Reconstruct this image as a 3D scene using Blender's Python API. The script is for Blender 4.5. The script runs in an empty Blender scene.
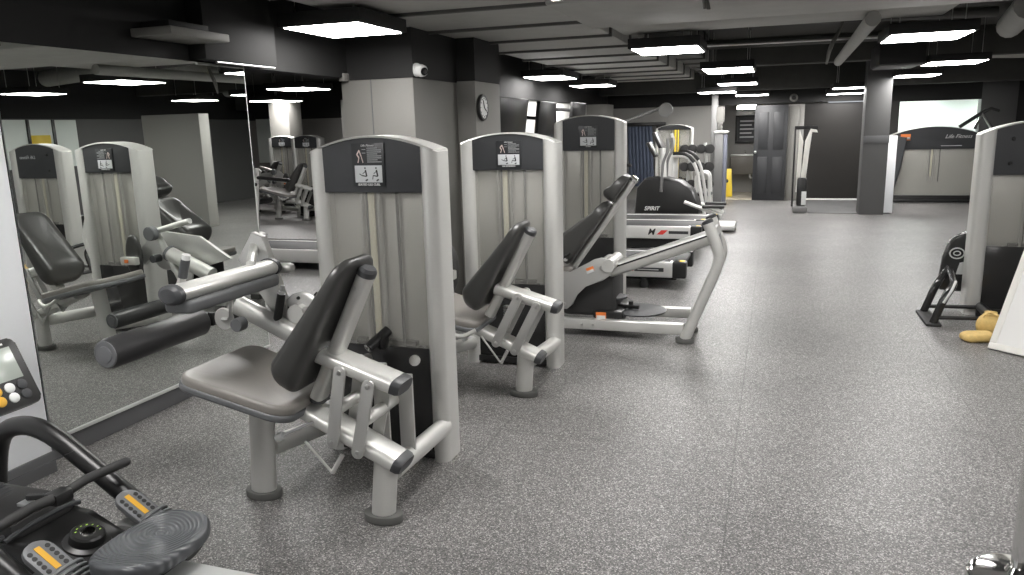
import bpy, bmesh, math, random
from mathutils import Vector, Matrix
random.seed(7)
S = bpy.context.scene
COL = S.collection
V = Vector
PI = math.pi

# ------------------------------------------------------------------ materials
def mat(name, col, rough=0.5, metal=0.0, spec=0.5, coat=0.0, emit=None, estr=0.0):
    m = bpy.data.materials.new(name); m.use_nodes = True
    b = m.node_tree.nodes['Principled BSDF']
    b.inputs['Base Color'].default_value = (*col, 1)
    b.inputs['Roughness'].default_value = rough
    b.inputs['Metallic'].default_value = metal
    b.inputs['Specular IOR Level'].default_value = spec
    b.inputs['Coat Weight'].default_value = coat
    if emit:
        b.inputs['Emission Color'].default_value = (*emit, 1)
        b.inputs['Emission Strength'].default_value = estr
    return m

def noisy(m, scale, amt, bump=0.0, detail=3.0, stretch=None):
    """vary the base colour and add a little relief with a noise texture"""
    nt = m.node_tree; b = nt.nodes['Principled BSDF']
    tc = nt.nodes.new('ShaderNodeTexCoord'); n = nt.nodes.new('ShaderNodeTexNoise')
    n.inputs['Scale'].default_value = scale; n.inputs['Detail'].default_value = detail
    if stretch:
        mp = nt.nodes.new('ShaderNodeMapping'); mp.inputs['Scale'].default_value = stretch
        nt.links.new(tc.outputs['Object'], mp.inputs['Vector']); nt.links.new(mp.outputs['Vector'], n.inputs['Vector'])
    else:
        nt.links.new(tc.outputs['Object'], n.inputs['Vector'])
    mx = nt.nodes.new('ShaderNodeMix'); mx.data_type = 'RGBA'
    c = b.inputs['Base Color'].default_value[:]
    mx.inputs[6].default_value = tuple(x * (1 - amt) for x in c[:3]) + (1,)
    mx.inputs[7].default_value = tuple(min(1, x * (1 + amt)) for x in c[:3]) + (1,)
    nt.links.new(n.outputs['Fac'], mx.inputs[0]); nt.links.new(mx.outputs[2], b.inputs['Base Color'])
    if bump:
        bp = nt.nodes.new('ShaderNodeBump'); bp.inputs['Strength'].default_value = bump; bp.inputs['Distance'].default_value = 0.002
        nt.links.new(n.outputs['Fac'], bp.inputs['Height']); nt.links.new(bp.outputs['Normal'], b.inputs['Normal'])
    return m

M = {}
M['silver'] = noisy(mat('silver_powder_coat', (.64, .64, .615), .38, .48), 220, .05, .04)
M['silver_flat'] = noisy(mat('grey_steel_plate', (.50, .50, .485), .36, .5), 180, .05)
M['shroud'] = noisy(mat('charcoal_shroud', (.036, .038, .041), .5), 300, .12, .08)
M['vinyl'] = noisy(mat('charcoal_vinyl', (.046, .046, .044), .33, 0, .55), 400, .15, .06)
M['seatvinyl'] = noisy(mat('grey_vinyl', (.235, .222, .205), .34, 0, .5), 350, .08, .06)
M['foam'] = noisy(mat('black_foam_roller', (.028, .028, .029), .42), 300, .15, .05)
M['capgrey'] = mat('grey_plastic_cap', (.13, .135, .14), .45)
M['rowseat'] = mat('glossy_grey_seat', (.075, .08, .086), .28)
nt_ = M['rowseat'].node_tree; wv_ = nt_.nodes.new('ShaderNodeTexWave'); tc_ = nt_.nodes.new('ShaderNodeTexCoord'); mp_ = nt_.nodes.new('ShaderNodeMapping'); b_ = nt_.nodes.new('ShaderNodeBump')
mp_.inputs['Location'].default_value = (-.37, -.05, -.34); wv_.wave_type = 'RINGS'; wv_.rings_direction = 'SPHERICAL'; wv_.inputs['Scale'].default_value = 22; wv_.inputs['Distortion'].default_value = 5; wv_.inputs['Detail'].default_value = 0; wv_.inputs['Detail Scale'].default_value = .4
b_.inputs['Strength'].default_value = .7; b_.inputs['Distance'].default_value = .004
nt_.links.new(tc_.outputs['Object'], mp_.inputs['Vector']); nt_.links.new(mp_.outputs['Vector'], wv_.inputs['Vector']); nt_.links.new(wv_.outputs['Fac'], b_.inputs['Height']); nt_.links.new(b_.outputs['Normal'], nt_.nodes['Principled BSDF'].inputs['Normal'])
M['darkcap'] = mat('dark_plastic_cap', (.045, .047, .050), .42)
M['black'] = mat('black_plastic', (.012, .012, .012), .35)
M['brushed'] = noisy(mat('brushed_back_panel', (.47, .465, .445), .38, .35), 14, .05, 0, 1, (4, 4, .1))
M['glossblack'] = mat('smoked_black_panel', (.022, .022, .022), .18)
M['blackmatte'] = mat('black_matte', (.010, .010, .010), .7)
M['rubber'] = noisy(mat('black_rubber', (.022, .022, .022), .65), 250, .2, .1)
M['footgrey'] = mat('grey_rubber_foot', (.10, .10, .095), .6)
M['chrome'] = mat('chrome', (.80, .80, .79), .10, 1)
M['steel'] = mat('brushed_steel', (.55, .55, .54), .3, .9)
M['white'] = mat('white_print', (.62, .63, .62), .5)
M['offwhite'] = mat('cream_print', (.66, .63, .50), .5)
M['ink'] = mat('black_ink', (.02, .02, .02), .5)
M['placard'] = mat('placard_black', (.016, .018, .020), .4)
M['pictgrey'] = mat('placard_light_grey', (.55, .57, .58), .5)
M['skin'] = mat('placard_pink_ink', (.62, .50, .46), .5)
M['yellow'] = mat('yellow_plastic', (.62, .34, .03), .45)
M['sign_yellow'] = mat('yellow_sign_plastic', (.85, .62, .04), .45)
M['orange'] = mat('orange_sticker', (.75, .20, .04), .5)
M['red'] = mat('red_decal', (.70, .04, .03), .45)
M['green'] = mat('green_print', (.45, .75, .10), .5)
M['lcd'] = mat('lcd_glass', (.30, .33, .30), .2)
M['screen'] = mat('black_screen', (.006, .006, .007), .08)
M['tvscreen'] = mat('matte_tv_screen', (.006, .006, .007), .30, 0, .3)
M['sand'] = noisy(mat('yellow_canvas', (.62, .44, .16), .8), 40, .25, .4)
M['glove'] = M['sand']
M['board'] = mat('white_board', (.83, .83, .81), .35)
M['boardframe'] = mat('white_frame', (.80, .79, .74), .4)
M['wallwhite'] = noisy(mat('white_wall_paint', (.86, .88, .90), .6), 60, .015, .05)
M['wallpale'] = noisy(mat('pale_wall_paint', (.50, .50, .48), .6), 50, .02)
M['wallgrey'] = noisy(mat('grey_wall_paint', (.18, .176, .163), .6), 50, .03, .05)
M['wallfar'] = noisy(mat('taupe_wall_paint', (.28, .275, .26), .6), 50, .03)
M['walldark'] = noisy(mat('black_wall_paint', (.009, .009, .0088), .75), 30, .15)
M['pillargrey'] = noisy(mat('dark_grey_paint', (.085, .085, .085), .55), 40, .04)
M['recess'] = noisy(mat('black_brown_panel', (.008, .0068, .0055), .45), 3, .25)
M['ceil'] = noisy(mat('black_ceiling_paint', (.040, .040, .036), .75), 8, .2)
M['duct'] = noisy(mat('dark_duct_paint', (.40, .40, .38), .65), 6, .12)
M['ductdark'] = noisy(mat('duct_flange', (.075, .075, .07), .6), 6, .12)
M['base'] = mat('dark_grey_baseboard', (.105, .107, .11), .45)
M['trimlight'] = mat('aluminium_trim', (.62, .63, .62), .35, .5)
M['door'] = noisy(mat('charcoal_door', (.020, .021, .023), .5), 30, .06)
M['tile'] = mat('beige_floor_tile', (.50, .46, .38), .4)
M['blue'] = noisy(mat('blue_curtain', (.055, .070, .105), .7), 4, .3)
M['midgrey'] = mat('mid_grey_metal', (.17, .17, .168), .45, .2)
M['slate'] = mat('slate_blue_panel', (.15, .16, .20), .4)
M['wood'] = mat('brown_bin', (.16, .15, .13), .5)
M['whitelit'] = mat('white_far_wall', (.80, .86, .82), .6)
M['deck'] = noisy(mat('treadmill_belt', (.025, .025, .026), .6), 200, .2)
M['tmwhite'] = mat('treadmill_silver', (.66, .66, .64), .4, .2)
M['panelgrey'] = mat('grey_panel', (.58, .58, .57), .4)
M['mirror'] = mat('mirror_glass', (.80, .83, .80), .0, 1)
M['lamp'] = mat('lamp_diffuser', (.9, .9, .9), .5, emit=(1.0, .975, .955), estr=17)
M['lampwarm'] = mat('lamp_diffuser_cool', (.9, .9, .9), .5, emit=(.93, 1.0, .95), estr=14)

def smoke():
    m = bpy.data.materials.new('smoked_acrylic'); m.use_nodes = True
    nt = m.node_tree; b = nt.nodes['Principled BSDF']; out = nt.nodes['Material Output']
    b.inputs['Base Color'].default_value = (.66, .65, .61, 1)
    b.inputs['Roughness'].default_value = .22
    b.inputs['Specular IOR Level'].default_value = .6
    t = nt.nodes.new('ShaderNodeBsdfTransparent'); t.inputs['Color'].default_value = (.93, .93, .92, 1)
    mx = nt.nodes.new('ShaderNodeMixShader'); mx.inputs[0].default_value = .16
    nt.links.new(t.outputs[0], mx.inputs[1]); nt.links.new(b.outputs[0], mx.inputs[2]); nt.links.new(mx.outputs[0], out.inputs['Surface'])
    return m
M['smoke'] = smoke()

def floor_mat():
    m = mat('speckled_rubber_floor', (.2, .2, .2), .43, 0, .5)
    nt = m.node_tree; b = nt.nodes['Principled BSDF']; N = nt.nodes.new; L = nt.links.new
    tc = N('ShaderNodeTexCoord')
    vo = N('ShaderNodeTexVoronoi'); vo.inputs['Scale'].default_value = 215
    L(tc.outputs['Object'], vo.inputs['Vector'])
    sp = N('ShaderNodeSeparateColor'); L(vo.outputs['Color'], sp.inputs[0])
    r = N('ShaderNodeValToRGB'); r.color_ramp.interpolation = 'CONSTANT'
    e = r.color_ramp.elements
    e[0].position = 0; e[0].color = (.062, .060, .060, 1)
    e[1].position = .28; e[1].color = (.112, .110, .107, 1)
    for p, c in ((.52, .165), (.74, .24), (.88, .42)):
        x = e.new(p); x.color = (c, c * .97, c * .945, 1)
    L(sp.outputs['Red'], r.inputs['Fac'])
    # whole-tile tone and slow wear
    n = N('ShaderNodeTexNoise'); n.inputs['Scale'].default_value = .9; n.inputs['Detail'].default_value = 4
    L(tc.outputs['Object'], n.inputs['Vector'])
    mr = N('ShaderNodeMapRange'); mr.inputs[1].default_value = .3; mr.inputs[2].default_value = .7
    mr.inputs[3].default_value = .84; mr.inputs[4].default_value = 1.14
    L(n.outputs['Fac'], mr.inputs[0])
    br = N('ShaderNodeTexBrick'); br.offset = .5; br.inputs['Scale'].default_value = 1
    br.inputs['Brick Width'].default_value = 1.22; br.inputs['Row Height'].default_value = 1.22
    br.inputs['Mortar Size'].default_value = .004
    br.inputs['Color1'].default_value = (.94, .94, .94, 1); br.inputs['Color2'].default_value = (1.04, 1.04, 1.04, 1); br.inputs['Mortar'].default_value = (.68, .68, .68, 1)
    mp = N('ShaderNodeMapping'); mp.inputs['Rotation'].default_value = (0, 0, PI / 2); mp.inputs['Location'].default_value = (.0, .12, 0)
    L(tc.outputs['Object'], mp.inputs['Vector']); L(mp.outputs['Vector'], br.inputs['Vector'])
    m1 = N('ShaderNodeMix'); m1.data_type = 'RGBA'; m1.blend_type = 'MULTIPLY'; m1.inputs[0].default_value = 1
    L(r.outputs['Color'], m1.inputs[6]); L(br.outputs['Color'], m1.inputs[7])
    m2 = N('ShaderNodeMix'); m2.data_type = 'RGBA'; m2.blend_type = 'MULTIPLY'; m2.inputs[0].default_value = 1
    L(m1.outputs[2], m2.inputs[6]); L(mr.outputs[0], m2.inputs[7])
    L(m2.outputs[2], b.inputs['Base Color'])
    bp = N('ShaderNodeBump'); bp.inputs['Strength'].default_value = .12; bp.inputs['Distance'].default_value = .001
    L(vo.outputs['Distance'], bp.inputs['Height']); L(bp.outputs['Normal'], b.inputs['Normal'])
    return m
M['floor'] = floor_mat()

# ------------------------------------------------------------------ objects
BASE = {}          # thing -> world point its parts' meshes are measured from
def thing(name, label, cat, base, group=None):
    o = bpy.data.objects.new(name, None); COL.objects.link(o)
    o.location = base; o['label'] = label; o['category'] = cat
    o.empty_display_size = .1
    if group: o['group'] = group
    BASE[o.name] = V(base)
    return o

def tag(o, label, cat, group=None):
    o['label'] = label; o['category'] = cat
    if group: o['group'] = group
    return o

def copy_tree(o, parent=None):
    c = o.copy(); COL.objects.link(c)
    if parent: c.parent = parent
    for ch in list(o.children): copy_tree(ch, c)
    return c

def frame_axes(d):
    d = d.normalized()
    a = V((0, 0, 1)) if abs(d.z) < .9 else V((0, 1, 0))
    x = a.cross(d).normalized(); y = d.cross(x).normalized()
    return x, y

class MB:
    def __init__(s): s.bm = bmesh.new()
    def _quad(s, rings, closed=True, caps=True):
        bm = s.bm; n = len(rings[0])
        for i in range(len(rings) - 1):
            a, b = rings[i], rings[i + 1]
            for k in range(n if closed else n - 1):
                try: bm.faces.new((a[k], a[(k + 1) % n], b[(k + 1) % n], b[k]))
                except ValueError: pass
        if caps:
            for rg in (rings[0], rings[-1]):
                try: bm.faces.new(rg)
                except ValueError: pass
        return s
    def box(s, lo, hi, bev=.004, rot=None, seg=2):
        """axis box lo..hi; rot = (angle, axis, pivot)"""
        lo, hi = V(lo), V(hi); c = (lo + hi) / 2; d = hi - lo
        t = bmesh.new(); bmesh.ops.create_cube(t, size=1)
        for v in t.verts: v.co = V((v.co.x * d.x, v.co.y * d.y, v.co.z * d.z)) + c
        b = min(bev, min(abs(x) for x in d) * .45)
        if b > 1e-4: bmesh.ops.bevel(t, geom=list(t.edges), offset=b, segments=seg, affect='EDGES', profile=.5)
        if rot:
            R = Matrix.Rotation(rot[0], 3, rot[1]); p = V(rot[2] if len(rot) > 2 else c)
            for v in t.verts: v.co = R @ (v.co - p) + p
        return s.merge(t)
    def merge(s, t):
        mp = {}
        for v in t.verts: mp[v] = s.bm.verts.new(v.co)
        for f in t.faces:
            try: s.bm.faces.new([mp[v] for v in f.verts])
            except ValueError: pass
        t.free(); return s
    def tube(s, pts, r, ry=None, n=14, up=None, caps=True, round_=0.0, dome=False, sq=1.0):
        """sweep an ellipse r (side) x ry (along up) along pts; round_ softens the corners"""
        pts = [V(p) for p in pts]
        if round_ and len(pts) > 2:
            q = [pts[0]]
            for i in range(1, len(pts) - 1):
                a, b, c = pts[i - 1], pts[i], pts[i + 1]
                la, lc = min(round_, (a - b).length * .48), min(round_, (c - b).length * .48)
                p0 = b + (a - b).normalized() * la; p2 = b + (c - b).normalized() * lc
                for k in range(7):
                    t = k / 6; q.append(p0 * (1 - t) ** 2 + b * 2 * t * (1 - t) + p2 * t * t)
            q.append(pts[-1]); pts = q
        rs = r if isinstance(r, (list, tuple)) else [r] * len(pts)
        if len(rs) != len(pts): rs = [rs[0] + (rs[-1] - rs[0]) * i / (len(pts) - 1) for i in range(len(pts))]
        ratio = 1.0 if ry is None else ry / (rs[0])
        rings = []; px = None
        for i, p in enumerate(pts):
            d = (pts[min(i + 1, len(pts) - 1)] - pts[max(i - 1, 0)]).normalized()
            if up is not None:
                y = (V(up) - d * d.dot(V(up))).normalized(); x = y.cross(d)
            elif px is None: x, y = frame_axes(d)
            else:
                x = (px - d * d.dot(px)).normalized(); y = d.cross(x)
            px = x
            def ring(cc, f):
                cs = lambda t: math.copysign(abs(t) ** sq, t)
                return [s.bm.verts.new(cc + x * (cs(math.cos(2 * PI * k / n)) * rs[i] * f) + y * (cs(math.sin(2 * PI * k / n)) * rs[i] * ratio * f)) for k in range(n)]
            e = rs[i] * min(1, ratio)
            if dome and i == 0:
                for f, h in ((.45, .9), (.8, .6)): rings.append(ring(p - d * e * h, f))
            rings.append(ring(p, 1))
            if dome and i == len(pts) - 1:
                for f, h in ((.8, .6), (.45, .9)): rings.append(ring(p + d * e * h, f))
        return s._quad(rings, True, caps)
    def lathe(s, prof, c, axis=(0, 0, 1), n=24, caps=True):
        """prof = [(radius, height)]"""
        c = V(c); d = V(axis).normalized(); x, y = frame_axes(d); rings = []
        for r, h in prof:
            rings.append([s.bm.verts.new(c + d * h + x * (math.cos(2 * PI * k / n) * max(r, 1e-4)) + y * (math.sin(2 * PI * k / n) * max(r, 1e-4))) for k in range(n)])
        return s._quad(rings, True, caps)
    def prism(s, poly, u, v, o, t, bev=.002):
        """polygon (a,b) -> o + a u + b v, extruded t along u x v"""
        u, v, o = V(u), V(v), V(o); w = u.cross(v).normalized() * t
        tb = bmesh.new()
        a = [tb.verts.new(o + u * p[0] + v * p[1]) for p in poly]
        b = [tb.verts.new(o + u * p[0] + v * p[1] + w) for p in poly]
        fa = tb.faces.new(a); fb = tb.faces.new(b); n = len(poly)
        for k in range(n): tb.faces.new((a[k], a[(k + 1) % n], b[(k + 1) % n], b[k]))
        if bev and bev < abs(t) * .5:
            es = [e for e in tb.edges if len(set(e.link_faces) & {fa, fb}) == 1]
            bmesh.ops.bevel(tb, geom=es, offset=bev, segments=2, affect='EDGES', profile=.5)
        return s.merge(tb)
    def pad(s, outline, t, r, fn, nin=5):
        """upholstered pad: outline (a,b) counter-clockwise, thickness t, edge radius r, fn(a,b,w) -> point"""
        n = len(outline); P = [V((p[0], p[1], 0)) for p in outline]
        cx = sum((p for p in P), V()) / n
        nor = []
        for i in range(n):
            d = P[(i + 1) % n] - P[i - 1]; nor.append(V((d.y, -d.x, 0)).normalized())
        def ins(d): return [P[i] - nor[i] * d for i in range(n)]
        spec = []
        base = ins(r)
        for k in range(nin): 
            f = (k + .4) / (nin); spec.append(([cx + (p - cx) * f for p in base], 0))
        K = 5
        for k in range(K + 1):
            a = PI / 2 * k / K; spec.append((ins(r * (1 - math.sin(a))), r * (1 - math.cos(a))))
        for k in range(K + 1):
            a = PI / 2 * k / K; spec.append((ins(r * (1 - math.cos(a))), t - r * (1 - math.sin(a))))
        for k in reversed(range(nin)):
            f = (k + .4) / (nin); spec.append(([cx + (p - cx) * f for p in base], t))
        rings = [[s.bm.verts.new(V(fn(p.x, p.y, w))) for p in pl] for pl, w in spec]
        return s._quad(rings)
    def build(s, name, m, parent=None, sharp=38):
        bm = s.bm
        bmesh.ops.remove_doubles(bm, verts=bm.verts, dist=1e-6)
        bmesh.ops.recalc_face_normals(bm, faces=bm.faces)
        a = math.radians(sharp)
        for f in bm.faces: f.smooth = True
        for e in bm.edges:
            if len(e.link_faces) == 2 and e.calc_face_angle(0) > a: e.smooth = False
        top = parent
        while top is not None and top.parent is not None: top = top.parent
        off = BASE.get(top.name, V()) if top is not None else V()
        for v in bm.verts: v.co -= off
        me = bpy.data.meshes.new(name); bm.to_mesh(me); bm.free()
        me.materials.append(m if not isinstance(m, str) else M[m])
        o = bpy.data.objects.new(name, me); COL.objects.link(o)
        if parent is not None: o.parent = parent
        return o

def rrect(w, h, r, n=5, cx=0, cy=0):
    out = []
    for (sx, sy, a0) in ((1, -1, -PI / 2), (1, 1, 0), (-1, 1, PI / 2), (-1, -1, PI)):
        for k in range(n + 1):
            a = a0 + PI / 2 * k / n
            out.append((cx + sx * (w / 2 - r) + r * math.cos(a), cy + sy * (h / 2 - r) + r * math.sin(a)))
    return out

def struct(name, mb, m, parent=None):
    o = mb.build(name, m, parent)
    if parent is None: o['kind'] = 'structure'
    return o

def text(name, body, m, size, o, u, v, parent, align='CENTER', shear=0.0, depth=.0008, bold=.0):
    """lettering in the plane u (reading direction), v (up) at o"""
    cu = bpy.data.curves.new(name, 'FONT'); cu.body = body; cu.size = size
    cu.align_x = align; cu.align_y = 'CENTER'; cu.shear = shear; cu.extrude = depth; cu.offset = bold
    cu.resolution_u = 3
    cu.materials.append(M[m])
    tmp = bpy.data.objects.new('tmp', cu); me = bpy.data.meshes.new_from_object(tmp); me.name = name
    bpy.data.objects.remove(tmp); bpy.data.curves.remove(cu)
    ob = bpy.data.objects.new(name, me); COL.objects.link(ob)
    u, v = V(u).normalized(), V(v).normalized(); w = u.cross(v)
    top = parent
    while top is not None and top.parent is not None: top = top.parent
    mt = Matrix((u, v, w)).transposed().to_4x4()
    mt.translation = V(o) - (BASE.get(top.name, V()) if top is not None else V())
    if parent is not None: ob.parent = parent
    ob.matrix_local = mt
    return ob

# ------------------------------------------------------------------ the room
XL = -3.455            # left wall plane
struct('floor', MB().box((-13.0, -4.5, -.08), (6.5, 18.9, 0), 0), 'floor')
struct('ceiling', MB().box((-13.0, -4.5, 2.85), (6.5, 20.5, 2.95), 0), 'ceil')
struct('wall_left', MB().box((XL - .12, -4.5, 0), (-3.30, 2.575, 2.85), .004), 'wallwhite')
struct('wall_left_2', MB().box((XL - .12, 2.69, 0), (XL, 4.44, 2.05), 0), 'wallgrey')
struct('wall_left_3', MB().box((XL - .14, 2.69, 2.05), (XL + .05, 5.80, 2.85), 0), 'walldark')
struct('baseboard_left', MB().box((XL - .02, -4.5, 0), (-3.402, 4.44, .111), .003), 'base')
struct('trim_1', MB().box((XL - .01, -4.5, 0), (-3.288, 2.58, .105), .003), 'base')
# mirror: two panels, the pair turned a hair towards the room
EM = .0125
def mpt(y, off=0.0): # point on the mirror plane at distance along it
    return V((-3.385 + math.sin(EM) * (y - 2.69) + off * math.cos(EM), 2.645 + math.cos(EM) * (y - 2.69) - off * math.sin(EM), 0))
mir = thing('wall_mirror', 'tall frameless wall mirror beside the white wall', 'mirror', (-3.385, 2.645, 0))
def mslab(y0, y1, z0, z1, off, th, nm, m, bev=0):
    a, b = mpt(y0, off), mpt(y1, off); L = (b - a).length
    return MB().prism([(0, z0), (L, z0), (L, z1), (0, z1)], (b - a).normalized(), (0, 0, 1), a, th, bev).build(nm, m, mir)
mslab(2.695, 4.445, .130, 2.05, -.006, .006, 'mirror_panel', 'mirror')
mslab(2.70, 4.44, .135, 2.045, -.070, .060, 'backing_board', 'base')
mslab(2.69, 4.45, .112, .130, -.008, .014, 'bottom_channel', 'trimlight', .001)
mslab(4.445, 4.450, .13, 2.05, -.008, .010, 'edge_strip', 'panelgrey', .001)

# pillars and the wall past the mirror
struct('pillar_1', MB().box((-3.47, 5.80, 0), (-2.80, 6.72, 2.03), .012), 'wallgrey')
struct('trim_2', MB().box((-3.19, 5.793, 0), (-3.183, 5.801, 2.03), .001), 'base')
struct('pillar_2', MB().box((-3.47, 6.72, 0), (-2.62, 7.40, 2.04), .012), 'wallgrey')
struct('wall_left_4', MB().box((-3.47, 5.80, 2.03), (-2.80, 6.72, 2.85), 0).box((-3.47, 6.72, 2.04), (-2.62, 7.40, 2.85), 0), 'walldark')
struct('wall_left_5', MB().box((-3.6, 7.40, 0), (-3.50, 16.85, 2.02), 0), 'wallpale')
struct('wall_left_6', MB().box((-3.6, 7.40, 2.02), (-3.46, 16.85, 2.85), 0), 'walldark')
struct('pillar_3', MB().box((-3.5, 14.9, 0), (-3.1, 15.6, 2.02), .01), 'wallgrey')
for i, (y0, y1) in enumerate(((9.45, 9.95), (11.7, 12.7), (13.6, 14.4))):
    w = MB().box((-3.51, y0, .9), (-3.485, y1, 1.97), .003)
    struct('window_%d' % (i + 1), w, 'whitelit')
    o = MB().box((-3.487, y0 + .06, .95), (-3.48, y1 - .06, 1.93), .001).build('window_pane', 'screen', bpy.data.objects['window_%d' % (i + 1)])
# far wall with the doorway, recess and pillars
struct('wall_far', MB().box((-13, 16.85, 0), (-1.05, 17.0, 2.85), 0).box((-1.05, 16.85, 1.97), (.22, 17.0, 2.85), 0).box((.22, 16.85, 0), (.56, 17.0, 1.94), 0), 'wallfar')
struct('trim_3', MB().box((-13, 16.80, 1.97), (1.70, 16.85, 2.85), 0), 'walldark')
struct('trim_4', MB().box((.215, 16.80, 0), (.47, 16.85, 1.93), .004), 'wallgrey')
struct('wall_far_2', MB().box((.56, 16.92, 0), (2.3, 17.0, 1.95), 0).box((1.82, 16.92, 1.95), (1.9, 18.6, 2.85), 0), 'recess')
struct('baseboard_far', MB().box((.56, 16.89, 0), (2.05, 16.92, .035), .002), 'white')
struct('pillar_4', MB().box((1.43, 14.32, 0), (1.82, 14.75, 2.85), .006), 'pillargrey')
struct('trim_5', MB().box((1.425, 14.30, 1.21), (1.825, 14.33, 1.33), .004), 'base')
struct('pillar_5', MB().box((1.82, 14.6, 0), (1.99, 14.75, 1.32), .004), 'wallwhite')
struct('wall_far_3', MB().box((1.82, 18.6, 0), (6.5, 18.75, 2.85), 0), 'whitelit')
struct('pillar_6', MB().box((3.70, 16.95, 0), (4.3, 17.2, 2.85), .006), 'pillargrey')
struct('wall_far_4', MB().box((4.3, 17.0, 0), (6.5, 17.15, 2.85), 0), 'walldark')
struct('trim_6', MB().box((1.75, 16.95, 1.93), (3.7, 17.05, 2.85), 0), 'walldark')
struct('pillar_7', MB().box((3.0, 11.0, 0), (4.3, 11.25, 2.0), .01), 'wallfar')
struct('wall_right', MB().box((6.4, -4.5, 0), (6.5, 18.9, 2.0), 0), 'pillargrey')
w_ = struct('window_5', MB().box((6.36, 9.3, 1.1), (6.41, 11.4, 1.98), .003), 'whitelit')
for k_ in range(4): MB().box((6.34, 9.3 + .52 * k_, 1.1), (6.37, 9.36 + .52 * k_, 1.98), .002).build('mullion', 'black', w_)
MB().box((6.345, 10.4, 1.1), (6.362, 10.8, 1.7), .002).build('yellow_blind', 'sign_yellow', w_)
struct('wall_right_2', MB().box((6.35, -4.5, 2.0), (6.5, 18.9, 2.85), 0), 'walldark')
struct('wall_back', MB().box((-13, -4.6, 0), (6.5, -4.5, 2.0), 0), 'wallfar')
struct('wall_back_2', MB().box((-13, -4.6, 2.0), (6.5, -4.45, 2.85), 0), 'walldark')
struct('wall_side', MB().box((-13.1, -4.5, 0), (-13, 17.0, 2.85), 0), 'wallfar')
struct('pillar_8', MB().box((-10.6, 14.6, 0), (-10.1, 15.1, 2.3), .01), 'wallgrey')
struct('pillar_9', MB().box((-8.9, 14.8, 0), (-8.5, 15.2, 2.3), .01), 'wallgrey')
struct('window_4', MB().box((-12.6, 16.78, .9), (-11.6, 16.84, 2.0), .003), 'whitelit')
# room behind the doorway
struct('wall_washroom', MB().box((-1.6, 18.7, 0), (1.0, 18.8, 2.4), 0).box((-1.6, 17.0, 0), (-1.5, 18.8, 2.4), 0).box((.9, 17.0, 0), (1.0, 18.8, 2.4), 0), 'wallfar')
struct('floor_washroom', MB().box((-1.5, 16.86, 0), (.9, 18.7, .012), 0), 'tile')
dr = struct('door_1', MB().box((-.40, 16.70, .01), (.245, 16.745, 1.94), .004, (math.radians(-6), 'Z', (.245, 16.72, 0))), 'door')
for x0, x1, z0, z1 in ((-.32, -.12, 1.05, 1.8), (-.02, .18, 1.05, 1.8), (-.32, -.12, .15, .9), (-.02, .18, .15, .9)):
    MB().box((x0, 16.69, z0), (x1, 16.705, z1), .006, (math.radians(-6), 'Z', (.245, 16.72, 0))).build('door_panel', 'door', dr)
MB().lathe([(.012, 0), (.012, .05), (.03, .055), (.03, .085), (.01, .095)], (-.36, 16.765, 1.0), (0, -1, 0), 14).build('door_knob', 'steel', dr)

# ------------------------------------------------------------------ ceiling services
def tagged(mb, name, m, label, cat, group=None): return tag(mb.build(name, m), label, cat, group)
def duct(name, label, x0, x1, y0, y1, z0, z1, step=1.0, m='duct', first=0.0, group=None):
    t = thing(name, label, 'air duct', ((x0 + x1) / 2, y0, z0), group)
    MB().box((x0, y0, z0), (x1, y1, z1), .01).build('duct_body', m, t)
    y = y0 + first
    while y < y1:
        MB().box((x0 - .02, y - .025, z0 - .022), (x1 + .02, y + .025, z1), .006).build('flange', 'ductdark', t)
        y += step
    return t
duct('supply_duct', 'wide dark grey ventilation duct running above the weight machines', -2.92, -1.46, 1.2, 15.0, 2.42, 2.84, 1.005, first=.93)
duct('return_duct', 'dark duct stepping along the right side of the wide duct', -1.34, -.98, 8.6, 15.5, 2.50, 2.84, .9, 'ductdark')
def beam(name, label, x0, x1, y0, y1, z0, m='duct'):
    return tagged(MB().box((x0, y0, z0), (x1, y1, 2.86), .02), name, m, label, 'ceiling beam')
beam('cross_duct', 'broad grey crosswise duct on the ceiling in front of the hanging wires', -1.42, 6.0, 4.9, 6.2, 2.36)
beam('cross_duct', 'narrow dark crosswise duct just behind the broad grey one', -1.40, 1.3, 6.7, 7.5, 2.44)
beam('steel_joist', 'black steel joist crossing the ceiling over the far treadmills', -.90, 6.0, 12.6, 12.85, 2.45, 'ceil')
beam('steel_joist', 'black steel joist crossing the ceiling just before the black door', -3.4, 6.0, 15.6, 15.8, 2.2, 'ceil')
tagged(MB().tube([(.70, 6.9, 2.38), (.82, 12.2, 2.42)], .06), 'ceiling_pipe', 'duct', 'thick dark pipe running away along the ceiling beside the hanging wires', 'pipe')
tagged(MB().tube([(2.3, 9.0, 2.66), (2.62, 11.0, 2.66)], .14).tube([(2.3, 9.0, 2.66), (5.5, 10.2, 2.66)], .14), 'round_duct', 'duct', 'thick round dark duct bending over the right side of the room', 'air duct')
tagged(MB().tube([(5.6, 14.9, 2.60), (3.0, 13.4, 2.56), (2.2, 13.1, 2.62)], .12, round_=.5), 'round_duct', 'duct', 'round dark duct ending above the bright far opening', 'air duct')
tagged(MB().tube([(-.95, 9.6, 2.50), (1.4, 9.75, 2.50)], .015), 'conduit_pipe', 'steel', 'thin grey conduit crossing the ceiling behind the near square lamps', 'pipe')
tagged(MB().tube([(-1.0, 8.4, 2.62), (2.0, 8.9, 2.6)], .05), 'ceiling_pipe', 'ductdark', 'dark pipe crossing the ceiling behind the hanging wires', 'pipe')
tagged(MB().tube([(-.9, 10.6, 2.60), (2.0, 10.7, 2.6)], .06), 'ceiling_pipe', 'ductdark', 'dark pipe crossing the ceiling behind the grey conduit', 'pipe')
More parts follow.
